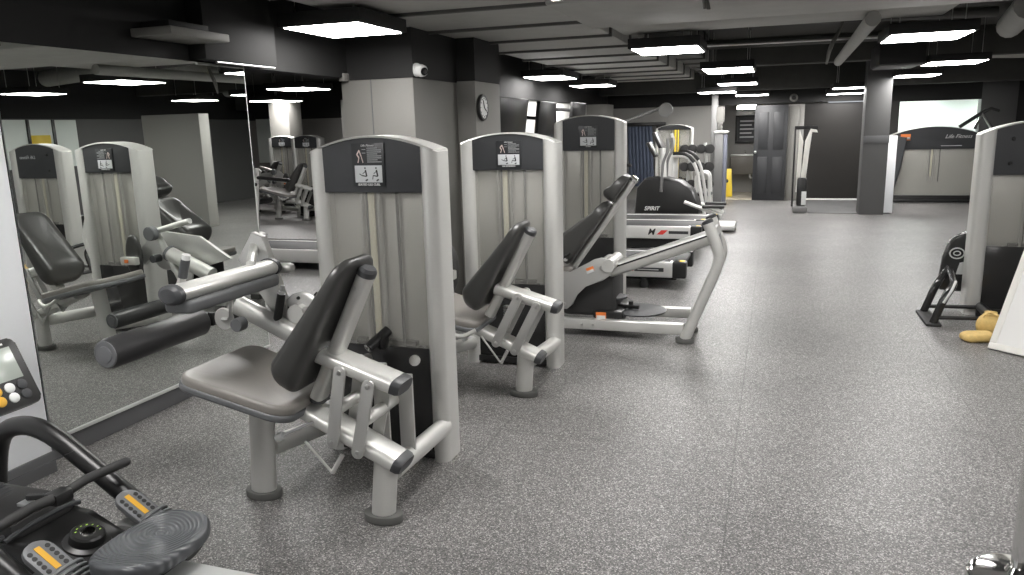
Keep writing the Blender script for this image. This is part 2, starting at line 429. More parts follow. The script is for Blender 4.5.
def wires(name, label, pts, n, sp):
    mb = MB()
    for k in range(n):
        o = V((random.uniform(-sp, sp), random.uniform(-sp, sp), 0))
        mb.tube([V(p) + o * (i % 3 + .3) for i, p in enumerate(pts)], .007, n=6, round_=.1)
    return tagged(mb, name, 'wallgrey', label, 'cable')
wires('hanging_wires', 'pale bundle of wires hanging beside the thick pipe', [(.62, 8.6, 2.62), (.58, 8.6, 2.48), (.50, 8.6, 2.32), (.47, 8.6, 2.16)], 5, .012)
wires('hanging_wires', 'pale loop of wire hanging in front of the broad crosswise duct', [(-.42, 4.86, 2.6), (-.43, 4.84, 2.4), (-.40, 4.84, 2.26)], 4, .010)
wires('hanging_wires', 'frayed white wire ends above the dark television', [(-3.2, 8.3, 2.45), (-3.1, 8.3, 2.42), (-3.08, 8.35, 2.32), (-3.14, 8.3, 2.22)], 4, .03)
tagged(MB().tube([(-2.95, 3.63, 2.86), (-2.96, 3.64, 2.62), (-2.98, 3.66, 2.5), (-3.05, 3.68, 2.42)], .004, n=6), 'loose_wire', 'wallgrey', 'single curved wire hanging left of the nearest square lamp', 'cable')
# black bulkhead over the mirror and the pale fixture on it
bk = thing('bulkhead_box', 'black boxed bulkhead on the wall over the far end of the mirror', 'bulkhead', (-3.35, 4.3, 2.06))
MB().box((-3.42, 3.95, 2.06), (-3.28, 4.66, 2.84), .006).build('box_body', 'walldark', bk)
MB().tube([(-3.29, 4.05, 2.05), (-3.29, 4.64, 2.05)], .008).build('conduit', 'steel', bk)
ft = thing('wall_fixture', 'long unlit white fixture on the black wall above the mirror', 'light fixture', (-3.25, 3.6, 2.2))
MB().box((-3.40, 3.50, 2.150), (-3.12, 3.98, 2.195), .006).build('housing', 'wallgrey', ft)
MB().box((-3.40, 3.58, 2.195), (-3.2, 3.9, 2.24), .004).build('mounting_bracket', 'blackmatte', ft)
# projector
pj = thing('hanging_projector', 'black box with a pale underside hanging beside the three right lamps', 'projector', (1.55, 11.6, 2.3))
MB().box((1.25, 11.3, 2.30), (1.80, 12.3, 2.58), .02).build('case', 'blackmatte', pj)
MB().box((1.28, 11.33, 2.285), (1.77, 12.27, 2.30), .004).build('bottom_plate', 'midgrey', pj)
MB().tube([(1.55, 11.8, 2.58), (1.55, 11.8, 2.86)], .02).build('hanger', 'black', pj)

# ceiling lamps
def lamp(label, cx, cy, w, d, z=2.30, m='lamp', grid=True):
    t = thing('ceiling_lamp', label, 'ceiling light', (cx, cy, z), 'ceiling light panels')
    MB().box((cx - w / 2 - .03, cy - d / 2 - .03, z), (cx + w / 2 + .03, cy + d / 2 + .03, z + .09), .004).build('housing', 'blackmatte', t)
    f = MB().box((cx - w / 2, cy - d / 2, z - .006), (cx + w / 2, cy + d / 2, z + .002), .001).build('diffuser', m, t)
    for sx in (-1, 1):
        for sy in (-1, 1):
            MB().tube([(cx + sx * w * .4, cy + sy * d * .4, z + .085), (cx + sx * w * .4, cy + sy * d * .4, 2.86)], .004, n=6).build('hanger_wire', 'steel', t)
    return t
LAMPS = [
 ('square lit lamp nearest the mirror above the seated leg curl machine', -2.86, 4.88, .56, .62, 2.30),
 ('lit lamp over the televisions, first of the row past the clock', -3.08, 10.9, .54, .85, 2.30),
 ('lit lamp over the grey pillar, second of the row past the clock', -2.88, 12.75, .62, .62, 2.26),
 ('lit square lamp beside the wide duct, nearest lamp of the middle row', -1.0, 7.72, .60, .68, 2.30),
 ('lit lamp of the middle row just behind the nearest one', -.62, 11.1, .62, 1.05, 2.30),
 ('lit lamp third in the middle row', -.65, 14.35, .64, .70, 2.27),
 ('small lit lamp of the middle row hung left above the far machines', -1.05, 15.2, .66, .60, 2.17),
 ('small lit lamp of the middle row nearest the far door', -.45, 16.2, .60, .55, 2.13),
 ('lit lamp in front of the black projector box', 1.22, 7.80, .62, .70, 2.30),
 ('lit lamp behind the black projector box, larger of the pair', 2.18, 11.65, .64, .72, 2.30),
 ('lit lamp behind the black projector box, smaller of the pair', 2.12, 14.1, .60, .66, 2.27),
 ('thin lit lamp above the dark recess, higher of the two', 1.28, 15.2, .62, .50, 2.16),
 ('thin lit lamp above the dark recess, lower of the two', 1.25, 16.35, .62, .45, 2.10),
 ('thin lit lamp at the right edge above the silver tower', 4.3, 12.4, .6, .6, 2.30),
]
for L_ in LAMPS: lamp(*L_)
lamp('thin lit lamp seen past the mirror edge, nearer of the pair', -7.2, 10.75, .68, .75)
lamp('thin lit lamp seen past the mirror edge, farther of the pair', -10.1, 14.2, .68, .9)
# rows carried on unseen, plus lamps added to brighten left wall and side room
for i, (x, y) in enumerate(((-2.1, 1.5), (1.2, 1.6), (1.25, 4.35), (-.9, 4.0), (3.7, 2.2), (3.7, 5.6), (4.1, 8.8), (-5.6, 6.6), (-5.2, 9.6), (-1.6, -1.6), (1.2, -1.6), (4.0, -1.6))):
    lamp('lit square lamp added overhead, outside the picture', x, y, .60, .62)
lamp('lit strip above the bright far opening', 2.75, 17.9, .9, .5, 2.10, 'lampwarm')
lamp('lit strip over the bright far wall on its right', 4.6, 17.9, .9, .5, 2.10, 'lampwarm')
wl = thing('wall_lamp', 'bright white lamp above the framed notice in the doorway', 'wall light', (-.62, 18.66, 1.95))
MB().box((-.85, 18.60, 1.90), (-.40, 18.70, 2.0), .01).build('housing', 'white', wl)
MB().box((-.83, 18.585, 1.905), (-.42, 18.60, 1.99), .004).build('diffuser', 'lamp', wl)

# ------------------------------------------------------------------ weight machines
def tower(t, xl, xr, yf, zc, zm, zs, depth=.19, cw=.10, back=False, stack=True, low=.57):
    """weight tower: outer x xl..xr, front y, column height zc, arch middle zm, shroud lower edge zs"""
    xc, hw = (xl + xr) / 2, (xr - xl) / 2
    def arch(x): return zc + (zm - zc) * (1 - ((x - xc) / hw) ** 2)
    for x0 in (xl, xr - cw):
        mb = MB()
        sec = rrect(cw, depth, .042, 5, x0 + cw / 2, yf + depth / 2)
        rings = []
        rings.append([mb.bm.verts.new((p[0], p[1], 0)) for p in sec])
        rings.append([mb.bm.verts.new((p[0], p[1], arch(p[0]))) for p in sec])
        mb._quad(rings); mb.build('side_column', 'silver', t)
    # arched top rail
    mb = MB(); n = 20; rings = []
    for i in range(n + 1):
        x = xl + .012 + (xr - xl - .024) * i / n; z = arch(x)
        rings.append([mb.bm.verts.new(p) for p in ((x, yf + .004, z - .004), (x, yf + .012, z + .006), (x, yf + depth - .012, z + .006), (x, yf + depth - .004, z - .004))])
    mb._quad(rings); mb.build('top_rail', 'silver', t)
    # shroud
    x0, x1 = xl + cw - .012, xr - cw + .012
    poly = [(x0, zs)] + [(x1, zs)] + [(x1 - (x1 - x0) * k / 12, arch(x1 - (x1 - x0) * k / 12) - .004) for k in range(13)]
    MB().prism(poly, (1, 0, 0), (0, 0, 1), (0, yf + .10, 0), .085, .004).build('shroud', 'shroud', t)
    # smoked front and rear panels
    MB().box((x0, yf + .030, low), (x1, yf + .036, zs), .001).build('front_panel', 'smoke', t)
    MB().box((x0, yf + .026, .05), (x1, yf + .036, low), .001).build('lower_panel', 'glossblack', t)
    MB().box((x0, yf + depth - .03, .05), (x1, yf + depth - .022, zs + .05), .001).build('rear_panel', 'panelgrey', t)
    MB().box((x0, yf + .012, .012), (x1, yf + depth - .012, .055), .004).build('plinth', 'black', t)
    MB().box((x0, yf + .080, low), (x1, yf + .088, zs), .001).build('back_plate', 'brushed', t)
    for dx, r_, m_ in ((-.060, .011, 'steel'), (.030, .013, 'steel'), (.125, .008, 'darkcap')):
        MB().tube([(xc - .02 + dx, yf + .055, .40), (xc - .02 + dx, yf + .055, zs)], r_, n=12).build('guide_rod', m_, t)
    for dx in (-.044, .012):
        MB().box((xc - .02 + dx, yf + .060, .5), (xc - .012 + dx, yf + .066, zs), .001).build('rod_channel', 'darkcap', t)
    MB().box((xc - .048, yf + .050, .5), (xc - .014, yf + .056, zs), .001).build('lift_belt', 'offwhite', t)
    if stack:
        st = MB()
        z = .06; k = 0
        while z < .60:
            st.box((xc - .16, yf + .05, z), (xc + .17, yf + .15, z + .026), .003); z += .030; k += 1
        st.build('weight_stack', 'black', t)
    return arch

def placard(t, x0, x1, z0, z1, y, title, pose=0, small=False):
    """black instruction plate: logo line, figure, text lines, two exercise pictures and the title"""
    w, h = x1 - x0, z1 - z0
    p = MB().box((x0, y - .004, z0), (x1, y, z1), .001).build('placard', 'placard', t)
    MB().box((x0 + .08 * w, y - .0052, z0 + .10 * h), (x1 - .08 * w, y - .004, z0 + .49 * h), .0003).build('picture_panel', 'pictgrey', p)
    for k in (0, 1):                                       # seated figure, legs out / legs bent
        fx = x0 + w * (.38 + .34 * k); b = z0 + .14 * h
        q = MB()
        q.lathe([(.024 * w, 0), (.024 * w, .001)], (fx + .02 * w, y - .0052, b + .29 * h), (0, -1, 0), 10)
        def bar(a, c, r): 
            a = V((fx + a[0] * w, y - .0057, b + a[1] * h)); c = V((fx + c[0] * w, y - .0057, b + c[1] * h)); q.tube([a, c], r * w, ry=.0006, n=8, up=(0, 1, 0))
        bar((.03, .25), (.06, .10), .024); bar((.06, .10), (-.08, .12), .016)
        if k == 0: bar((-.08, .12), (-.16, .16), .012)
        else: bar((-.08, .12), (-.10, .03), .012)
        bar((.02, .0), (.09, .03), .020); bar((.03, .22), (-.06, .16), .010)
        q.build('exercise_figure', 'ink', p)
    q = MB(); yy = y - .0047                                # standing figure with the working muscle
    def bar(a, c, r): q.tube([V((x0 + a[0] * w, yy, z0 + a[1] * h)), V((x0 + c[0] * w, yy, z0 + c[1] * h))], r * w, ry=.0006, n=8, up=(0, 1, 0))
    bar((.25, .84), (.17, .74), .020); bar((.17, .74), (.23, .67), .020); bar((.23, .67), (.19, .55), .014)
    bar((.25, .82), (.30, .70), .016); bar((.30, .70), (.35, .55), .012)
    q.build('muscle_figure', 'skin', p)
    q = MB()
    for k in range(8):
        z = z0 + h * (.90 - .045 * k) - .02 * h
        q.box((x0 + .48 * w, y - .0048, z), (x0 + w * (.92 if k % 3 else .80), y - .004, z + .010 * h), 0)
    for k in range(2): q.box((x0 + .33 * w, y - .0048, z0 + h * (.85 - .08 * k)), (x0 + .44 * w, y - .004, z0 + h * (.858 - .08 * k)), 0)
    q.build('text_lines', 'pictgrey', p)
    text('logo_lettering', 'Life Fitness', 'white', .075 * h, (x0 + .50 * w, y - .0048, z0 + .945 * h), (1, 0, 0), (0, 0, 1), p, shear=.35)
    text('title_lettering', title, 'white', (.070 if not small else .05) * h, (x0 + .50 * w, y - .0048, z0 + .05 * h), (1, 0, 0), (0, 0, 1), p, bold=.0004)
    return p

def oval_foot(t, x, y, m='footgrey', a=.088, b=.060):
    MB().prism([(a * math.cos(2 * PI * k / 24), b * math.sin(2 * PI * k / 24)) for k in range(24)], (1, 0, 0), (0, 1, 0), (x, y, 0), .036, .006).build('foot', m, t)

def flat_link(t, a, b, y, w=.027, th=.012):
    """flat bar with round ends between two pivots in a plane of constant y"""
    a, b = V((a[0], y, a[1])), V((b[0], y, b[1])); d = (b - a).normalized(); nrm = V((0, 1, 0)); s = d.cross(nrm)
    poly = []
    for k in range(9): ang = PI / 2 + PI * k / 8; poly.append(((a - a) , ang))
    L = (b - a).length; pts = []
    for k in range(9): ang = PI / 2 + PI * k / 8; pts.append((w * math.cos(ang), w * math.sin(ang)))
    for k in range(9): ang = -PI / 2 + PI * k / 8; pts.append((L + w * math.cos(ang), w * math.sin(ang)))
    l = MB().prism(pts, d, s, a, th, .002).build('link_bar', 'silver_flat', t)
    for p in (a, b):
        MB().lathe([(.011, -th * .5), (.011, .016), (.007, .018)], p, (0, -1, 0), 12).build('pivot_bolt', 'steel', l)

def backrest(t, top, bot, y, width, thick, lumbar=1.0, name='backrest', squeeze=.12, r=.03, mt='vinyl'):
    """pad leaning along bot->top (x,z), facing the -x side; its back lies on that line"""
    a, b = V((bot[0], y, bot[1])), V((top[0], y, top[1])); d = (b - a); L = d.length; d.normalize()
    n = V((-d.z, 0, d.x))
    if n.x > 0: n = -n
    out = []
    base = rrect(width, L, width * .30, 7, 0, L / 2)
    for (u, s) in base: out.append((u * (1 - squeeze * (s / L)), s))
    def fn(u, s, w):
        f = s / L
        bulge = thick * (.44 + .46 * lumbar * math.exp(-((f - .20) / .22) ** 2) - .06 * f)
        dish = -.10 * thick * (1 - (u / (width / 2)) ** 2) if w > thick * .5 else 0
        return a + d * s + V((0, 1, 0)) * u + n * (w / thick * bulge + dish)
    return MB().pad(out, thick, min(r, thick * .48), fn).build(name, mt, t)

def beam_flat(t, a, b, w, h, name, end='darkcap', side=1, m='silver', up=None):
    """flattened oval tube a->b, w = half width across, h = half height, dark oval cap at b"""
    a, b = V(a), V(b); d = (b - a).normalized()
    yv = V((0, 1, 0)); upv = d.cross(yv).normalized() if up is None else V(up)
    if upv.z < 0: upv = -upv
    o = MB().tube([a, b], w, ry=h, n=28, up=upv, sq=.62).build(name, m, t)
    if end: MB().tube([b - d * .012, b + d * .012, b + d * .026], [w * 1.02, w * 1.0, w * .86], ry=h * 1.02, n=28, up=upv, sq=.62).build('end_cap', end, o)
    return o

def seat_pad(t, x0, x1, y, hw, z0, z1, thick=.066, m='seatvinyl', name='seat'):
    """seat from its front edge (x0, z0) to its rear edge (x1, z1), raised rim and dished middle"""
    a, b = V((x0, y, z0)), V((x1, y, z1)); d = b - a; L = d.length; d.normalize(); n = V((-d.z, 0, d.x))
    if n.z < 0: n = -n
    out = [(q[0], q[1] * (1 - .16 * (q[0] / L))) for q in rrect(L, hw * 2, .09, 7, L / 2, 0)]
    def fn(s, u, w):
        f = s / L; e = u / hw
        dz = 0
        if w > thick * .7: dz = .020 * e * e - .022 * math.sin(PI * min(1, f * 1.1)) * (1 - e * e * .6) - .02 * max(0, .22 - f)
        return a + d * s + V((0, 1, 0)) * u + n * (w - thick + dz)
    o = MB().pad(out, thick * .62, .018, lambda s_, u, w: fn(s_, u, w + thick * .38)).build(name, m, t)
    big = [(L / 2 + (p[0] - L / 2) * 1.02, p[1] * 1.02) for p in out]
    MB().pad(big, .034, .012, lambda s_, u, w: a + d * s_ + V((0, 1, 0)) * u + n * (w - thick - .004 + .012 * (u / hw) ** 2)).build('seat_rim', 'capgrey', o)
    return o

def roller(t, x, z, y0, y1, r, name='roller_pad'):
    o = MB().lathe([(r * .90, 0), (r, .012), (r, y1 - y0 - .012), (r * .9, y1 - y0)], (x, y0, z), (0, 1, 0), 32).build(name, 'foam', t)
    MB().lathe([(r * .88, 0), (r * .88, .006), (r * .80, .008), (r * .80, .005), (r * .55, .005), (r * .52, .010), (r * .40, .011)], (x, y0, z), (0, -1, 0), 32).build('end_disc', 'capgrey', o)
    return o

# ---- seated leg curl (nearest)
GM = 'row of selectorised leg machines'
t = thing('leg_curl_machine', 'silver seated leg curl machine nearest the viewer, with roller pad in front of the mirror', 'exercise machine', (-1.8, 2.9, 0), GM)
tower(t, -2.112, -1.447, 3.175, 1.507, 1.580, 1.322, cw=.086)
placard(t, -1.874, -1.704, 1.350, 1.552, 3.186, 'SEATED LEG CURL')
Y = 2.62
oval_foot(t, -1.492, 2.60); oval_foot(t, -2.122, 2.645)
MB().tube([(-1.492, 2.602, .03), (-1.47, 2.61, .27)], .052, ry=.045, n=20, up=(0, 1, 0)).build('front_post', 'silver', t)
MB().tube([(-2.12, 2.643, .03), (-2.075, 2.63, .52)], .060, ry=.045, n=20, up=(0, 1, 0)).build('seat_post', 'silver', t)
MB().tube([(-1.452, 2.63, .215), (-1.480, 3.22, .175)], .042, ry=.045, n=18, up=(0, 0, 1)).build('base_tube', 'silver', t)
MB().tube([(-2.08, 2.66, .235), (-2.085, 3.22, .14)], .042, ry=.045, n=18, up=(0, 0, 1)).build('base_tube', 'silver', t)
beam_flat(t, (-1.93, Y, .500), (-1.405, Y, .263), .072, .033, 'lower_beam')
beam_flat(t, (-1.745, Y, .712), (-1.392, Y, .600), .072, .033, 'upper_beam')
for yy in (2.540, 2.706):
    flat_link(t, (-1.613, .660), (-1.670, .354), yy); flat_link(t, (-1.487, .612), (-1.556, .322), yy)
for x, z in ((-1.64, .50), (-1.52, .46)):
    MB().tube([(x, 2.565, z), (x, 2.86, z)], .026, n=14, dome=True).build('cross_tube', 'silver', t)
MB().box((-1.62, 2.80, .22), (-1.55, 2.815, .62), .004).box((-1.50, 2.80, .20), (-1.43, 2.815, .58), .004).build('rear_plate', 'silver_flat', t)
bb = MB().tube([(-1.775, Y, .515), (-1.512, Y, 1.045)], .046, ry=.028, n=28, sq=.55, up=(.9, 0, -.44)).build('back_beam', 'silver', t)
d_ = (V((-1.512, 0, 1.045)) - V((-1.775, 0, .515))).normalized()
MB().tube([V((-1.512, Y, 1.045)), V((-1.512, Y, 1.045)) + d_ * .022, V((-1.512, Y, 1.045)) + d_ * .034], [.046, .046, .034], ry=.036, n=18, up=(.9, 0, -.44)).build('end_cap', 'darkcap', bb)
MB().tube([V((-1.775, Y, .515)), V((-1.775, Y, .515)) - d_ * .02], .043, ry=.032, n=18, up=(.9, 0, -.44)).build('end_cap', 'darkcap', bb)
MB().lathe([(.010, 0), (.010, .008)], (-1.545, 2.582, 1.0), (0, -1, 0), 12).build('bolt', 'steel', bb)
backrest(t, (-1.520, 1.105), (-1.815, .545), Y, .345, .17, 1.0, r=.05)
seat_pad(t, -2.31, -1.80, 2.63, .255, .640, .510)
# gas spring, adjuster pins
mb = MB()
for k in range(12): mb.lathe([(.017, 0), (.021, .005), (.017, .010)], (-1.755 + .0008 * k, 2.70, .43 + .0165 * k), (0, 0, 1), 14)
mb.tube([(-1.755, 2.70, .40), (-1.745, 2.70, .68)], .013, n=10).build('seat_spring', 'silver_flat', t)
o = MB().tube([(-1.90, 2.50, .366), (-1.748, 2.52, .440)], .007, n=8).build('adjuster_lever', 'steel', t)
MB().lathe([(.016, -.018), (.019, 0), (.016, .018)], (-1.90, 2.50, .366), (1, .1, .5), 14).build('knob', 'white', o)
MB().tube([(-1.78, 2.50, .36), (-1.66, 2.50, .235)], .006, n=8).tube([(-1.66, 2.50, .235), (-1.62, 2.52, .31)], .010, n=8).build('release_lever', 'silver_flat', t)
# cable pulley and selector knob on the tower
MB().lathe([(.035, 0), (.045, .006), (.03, .015), (.045, .024), (.035, .03)], (-1.755, 3.13, .62), (1, 0, 0), 20).build('pulley', 'black', t)
o = MB().tube([(-1.73, 3.17, .66), (-1.78, 3.06, .60)], .026, n=16).build('selector_grip', 'black', t)
MB().lathe([(.020, 0), (.022, .006), (.012, .012)], (-1.78, 3.06, .60), (-.42, -.9, -.5), 16).build('grip_cap', 'chrome', o)
for x, z in ((-1.80, .54), (-1.55, .55)):
    MB().lathe([(.026, -.012), (.028, 0), (.026, .012)], (x, 3.08, z), (.3, -1, .2), 16).build('cable_end', 'chrome', t)
# roller, its arm and the thigh pad
roller(t, -2.605, .72, 2.34, 2.905, .066)
o = MB().tube([(-2.605, 2.89, .72), (-2.60, 2.98, .72)], .014, n=10).box((-2.63, 2.925, .695), (-2.55, 2.945, .76), .004).tube([(-2.60, 2.975, .725), (-2.44, 2.975, .735)], .018, n=10).build('roller_arm', 'black', t)
MB().box((-2.615, 2.915, .70), (-2.575, 2.925, .765), .003).build('arm_bracket', 'silver', o)
o = MB().tube([(-2.42, 2.96, .80), (-2.10, 2.96, .665)], .040, ry=.050, n=18, up=(.4, 0, 1)).build('lever_arm', 'silver', t)
MB().tube([(-2.10, 2.96, .665), (-2.06, 2.96, .645), (-2.045, 2.96, .63)], [.050, .048, .030], ry=.056, n=18, up=(.4, 0, 1)).build('end_cap', 'darkcap', o)
o = MB().lathe([(.05, 0), (.054, .006), (.054, .012), (.05, .018)], (-2.455, 2.905, .745), (0, -1, 0), 26).build('stop_disc', 'silver', t)
MB().tube([(-2.455, 2.88, .745), (-2.40, 2.87, .75), (-2.385, 2.87, .85)], .009, n=8, round_=.02).build('pull_pin', 'steel', o)
MB().lathe([(.030, 0), (.033, .006), (.033, .05)], (-2.365, 2.86, .725), (0, 1, 0), 22).build('pivot_cap', 'capgrey', t)
o = MB().tube([(-2.175, 2.95, .70), (-2.168, 2.95, .74)], .022, n=14).build('range_handle', 'silver', t)
MB().tube([(-2.198, 2.95, .735), (-2.160, 2.95, .868)], .020, n=14).build('grip', 'black', o)
MB().tube([(-2.160, 2.95, .868), (-2.157, 2.95, .882)], .015, n=12).tube([(-2.157, 2.95, .882), (-2.150, 2.95, .91)], .010, n=10).build('grip_tip', 'white', o)
o = MB().lathe([(.085, 0), (.095, .006), (.08, .018), (.095, .030), (.085, .036)], (-2.10, 3.04, .77), (0, -1, 0), 28).build('cam_wheel', 'silver_flat', t)
MB().tube([(-2.10, 2.96, .77), (-2.10, 3.15, .77)], .045, n=18).build('cam_hub', 'silver', o)
mb = MB()
for k in range(5):
    a = 2 * PI * k / 5 + .4; mb.lathe([(.009, 0), (.007, .008)], (-2.10 + .07 * math.cos(a), 3.004, .77 + .07 * math.sin(a)), (0, -1, 0), 10)
mb.build('cam_bolt', 'black', o)
MB().tube([(-2.03, 3.03, .86), (-1.95, 3.05, .78), (-1.93, 3.12, .74)], .012, ry=.006, n=8, up=(0, 1, 0)).build('drive_belt', 'black', t)
tb = MB().tube([(-2.20, 2.325, .998), (-2.20, 2.925, .998)], .054, ry=.036, n=20, up=(0, 0, 1)).build('thigh_beam', 'silver', t)
for y0, s in ((2.325, -1), (2.925, 1)):
    MB().tube([(-2.20, y0, .998), (-2.20, y0 + s * .022, .998), (-2.20, y0 + s * .034, .998)], [.060, .058, .040], ry=.042, n=20, up=(0, 0, 1)).build('end_cap', 'darkcap', tb)
mb = MB(); out = rrect(.135, .60, .03, 5, -2.20, 2.625)
mb.pad(out, .055, .018, lambda a, b, w: (a, b, .918 + w)).build('thigh_pad', 'capgrey', t)
o = MB().tube([(-2.285, 2.45, 1.0), (-2.262, 2.45, 1.045)], .016, n=12).build('thigh_handle', 'silver', t)
MB().tube([(-2.264, 2.45, 1.04), (-2.238, 2.45, 1.115)], .019, n=14).build('grip', 'darkcap', o)
MB().tube([(-2.238, 2.45, 1.115), (-2.232, 2.45, 1.135)], .017, n=14).build('grip_tip', 'white', o)
MB().prism([(-2.42, 1.02), (-2.19, .66), (-2.12, .64), (-2.20, .90), (-2.27, 1.13), (-2.33, 1.15)], (1, 0, 0), (0, 0, 1), (0, 3.03, 0), .04, .006).build('pad_support', 'silver_flat', t)
MB().tube([(-2.30, 3.0, .975), (-2.14, 3.0, .985)], .030, ry=.024, n=14, up=(0, 0, 1), dome=True).build('support_stub', 'silver_flat', t)
MB().tube([(-2.20, 2.80, 1.03), (-2.33, 3.0, 1.08)], .022, n=12).build('support_tube', 'silver', t)

# ---- leg extension (second)
t = thing('leg_extension_machine', 'silver leg extension machine in the middle of the row, with reclined seat and plain tower', 'exercise machine', (-1.65, 4.5, 0), GM)
tower(t, -1.985, -1.315, 4.75, 1.505, 1.572, 1.335)
placard(t, -1.725, -1.55, 1.352, 1.525, 4.762, 'LEG EXTENSION')
Y = 4.225
oval_foot(t, -1.387, 4.205); oval_foot(t, -2.03, 4.25)
MB().tube([(-1.387, 4.207, .03), (-1.372, 4.215, .27)], .052, ry=.045, n=20, up=(0, 1, 0)).build('front_post', 'silver', t)
MB().tube([(-2.03, 4.248, .03), (-1.985, 4.235, .50)], .060, ry=.045, n=20, up=(0, 1, 0)).build('seat_post', 'silver', t)
MB().tube([(-1.352, 4.235, .215), (-1.350, 4.80, .175)], .042, ry=.045, n=18, up=(0, 0, 1)).build('base_tube', 'silver', t)
MB().tube([(-1.97, 4.265, .215), (-1.94, 4.80, .14)], .042, ry=.045, n=18, up=(0, 0, 1)).build('base_tube', 'silver', t)
beam_flat(t, (-1.82, Y, .460), (-1.288, Y, .246), .072, .033, 'lower_beam')
beam_flat(t, (-1.545, Y, .662), (-1.182, Y, .562), .072, .033, 'upper_beam')
for yy in (4.145, 4.311):
    flat_link(t, (-1.389, .626), (-1.536, .340), yy); flat_link(t, (-1.276, .577), (-1.419, .298), yy)
bb = MB().tube([(-1.600, Y, .490), (-1.335, Y, .995)], .046, ry=.028, n=28, sq=.55, up=(.9, 0, -.44)).build('back_beam', 'silver', t)
d_ = (V((-1.335, 0, .995)) - V((-1.600, 0, .490))).normalized()
MB().tube([V((-1.335, Y, .995)), V((-1.335, Y, .995)) + d_ * .022, V((-1.335, Y, .995)) + d_ * .034], [.046, .046, .034], ry=.036, n=18, up=(.9, 0, -.44)).build('end_cap', 'darkcap', bb)
backrest(t, (-1.345, 1.055), (-1.640, .520), Y, .345, .17, 1.0, r=.05)
seat_pad(t, -2.22, -1.62, 4.235, .265, .62, .475)
mb = MB()
for k in range(11): mb.lathe([(.017, 0), (.021, .005), (.017, .010)], (-1.52, 4.30, .36 + .0165 * k), (0, 0, 1), 14)
mb.build('seat_spring', 'silver_flat', t)
o = MB().tube([(-1.73, 4.12, .362), (-1.63, 4.13, .43)], .007, n=8).build('adjuster_lever', 'steel', t)
MB().lathe([(.016, -.018), (.019, 0), (.016, .018)], (-1.73, 4.12, .362), (1, .1, .5), 14).build('knob', 'white', o)
MB().tube([(-1.62, 4.12, .38), (-1.50, 4.12, .22)], .006, n=8).tube([(-1.50, 4.12, .22), (-1.46, 4.13, .30)], .010, n=8).build('release_lever', 'silver_flat', t)
o = MB().tube([(-1.86, 4.03, .50), (-1.80, 3.99, .43), (-1.70, 4.0, .40), (-1.62, 4.03, .44)], .014, n=10, round_=.05).build('side_handle', 'silver', t)
roller(t, -2.40, .352, 3.96, 4.54, .058)
o = MB().tube([(-2.40, 4.53, .352), (-2.40, 4.60, .352)], .014, n=10).tube([(-2.40, 4.58, .352), (-2.50, 4.58, .44), (-2.263, 4.58, .89)], .026, n=14, round_=.05).build('lever_arm', 'silver', t)
MB().lathe([(.05, 0), (.055, .006), (.055, .05)], (-2.263, 4.50, .888), (0, 1, 0), 24).build('pivot_cap', 'capgrey', o)
MB().tube([(-2.263, 4.58, .90), (-2.60, 4.58, .985)], .022, n=12).build('counter_arm', 'silver', o)
MB().tube([(-2.40, 4.55, .737), (-2.78, 4.55, .585)], .055, n=20).build('weight_tube', 'silver', o)
MB().tube([(-2.39, 4.55, .742), (-2.41, 4.55, .733)], .060, n=20).build('end_cap', 'capgrey', o)
MB().lathe([(.03, 0), (.03, .07)], (-2.275, 4.50, .695), (0, 1, 0), 18).build('stop_cap', 'darkcap', o)
MB().prism([(-2.62, .86), (-2.9, .70), (-2.55, .60), (-2.15, .70), (-2.05, .62), (-2.0, .72), (-2.2, .90)], (1, 0, 0), (0, 0, 1), (0, 4.66, 0), .03, .005).build('lever_plate', 'silver_flat', t)
MB().lathe([(.12, 0), (.125, .006), (.11, .02), (.125, .034), (.12, .04)], (-2.22, 4.72, .70), (0, -1, 0), 28).build('cam_wheel', 'silver_flat', t)
MB().pad([(.075 * math.cos(2 * PI * k / 20), .17 * math.sin(2 * PI * k / 20)) for k in range(20)], .05, .02, lambda a, b, w: (-2.02 + a, 4.60 - w, .70 + b)).build('side_pad', 'vinyl', t)
o = MB().box((-2.10, 4.50, .640), (-1.945, 4.545, .700), .008).build('side_bracket', 'silver', t)
MB().box((-2.03, 4.497, .655), (-1.99, 4.50, .682), .0005).build('warning_sticker', 'orange', o)

# ---- seated leg press (third)
t = thing('leg_press_machine', 'silver leg press machine at the far end of the row, with long floor rails', 'exercise machine', (-1.3, 6.3, 0), GM)
tower(t, -1.965, -1.295, 7.0, 1.63, 1.70, 1.385)
placard(t, -1.72, -1.54, 1.41, 1.61, 7.012, 'LEG PRESS', small=True)
for y0 in (5.60, 6.12):
    mb = MB().box((-1.95, y0, .055), (-.585, y0 + .075, .135), .008)
    o = mb.build('floor_rail', 'silver', t)
    mb = MB()
    for x in (-1.36, -1.27): mb.lathe([(.011, 0), (.008, .006)], (x, y0, .095), (0, -1, 0), 10)
    mb.build('rail_bolt', 'steel', o)
for y0 in (5.637, 6.157):
    for x in (-1.85,): MB().box((x - .05, y0 - .03, 0), (x + .05, y0 + .03, .056), .006).build('foot', 'footgrey', t)
for y0 in (5.60, 5.93):
    o = MB().tube([(-.570, y0, .03), (-.335, y0, .62), (-.345, y0, .70), (-.425, y0, .90)], .040, n=18, round_=.14).build('front_post', 'silver', t)
    oval_foot(t, -.572, y0, a=.068, b=.055)
    MB().tube([(-.425, y0, .90), (-.432, y0, .918), (-.436, y0, .926)], [.041, .041, .028], n=18).build('end_cap', 'darkcap', o)
MB().box((-.575, 5.60, .055), (-.515, 6.19, .125), .01).build('rail_cross', 'silver', t)
o = MB().box((-.352, 5.62, .60), (-.327, 5.91, .86), .004, (math.radians(-12), 'Y', (-.34, 5.7, .66))).build('foot_plate', 'silver', t)
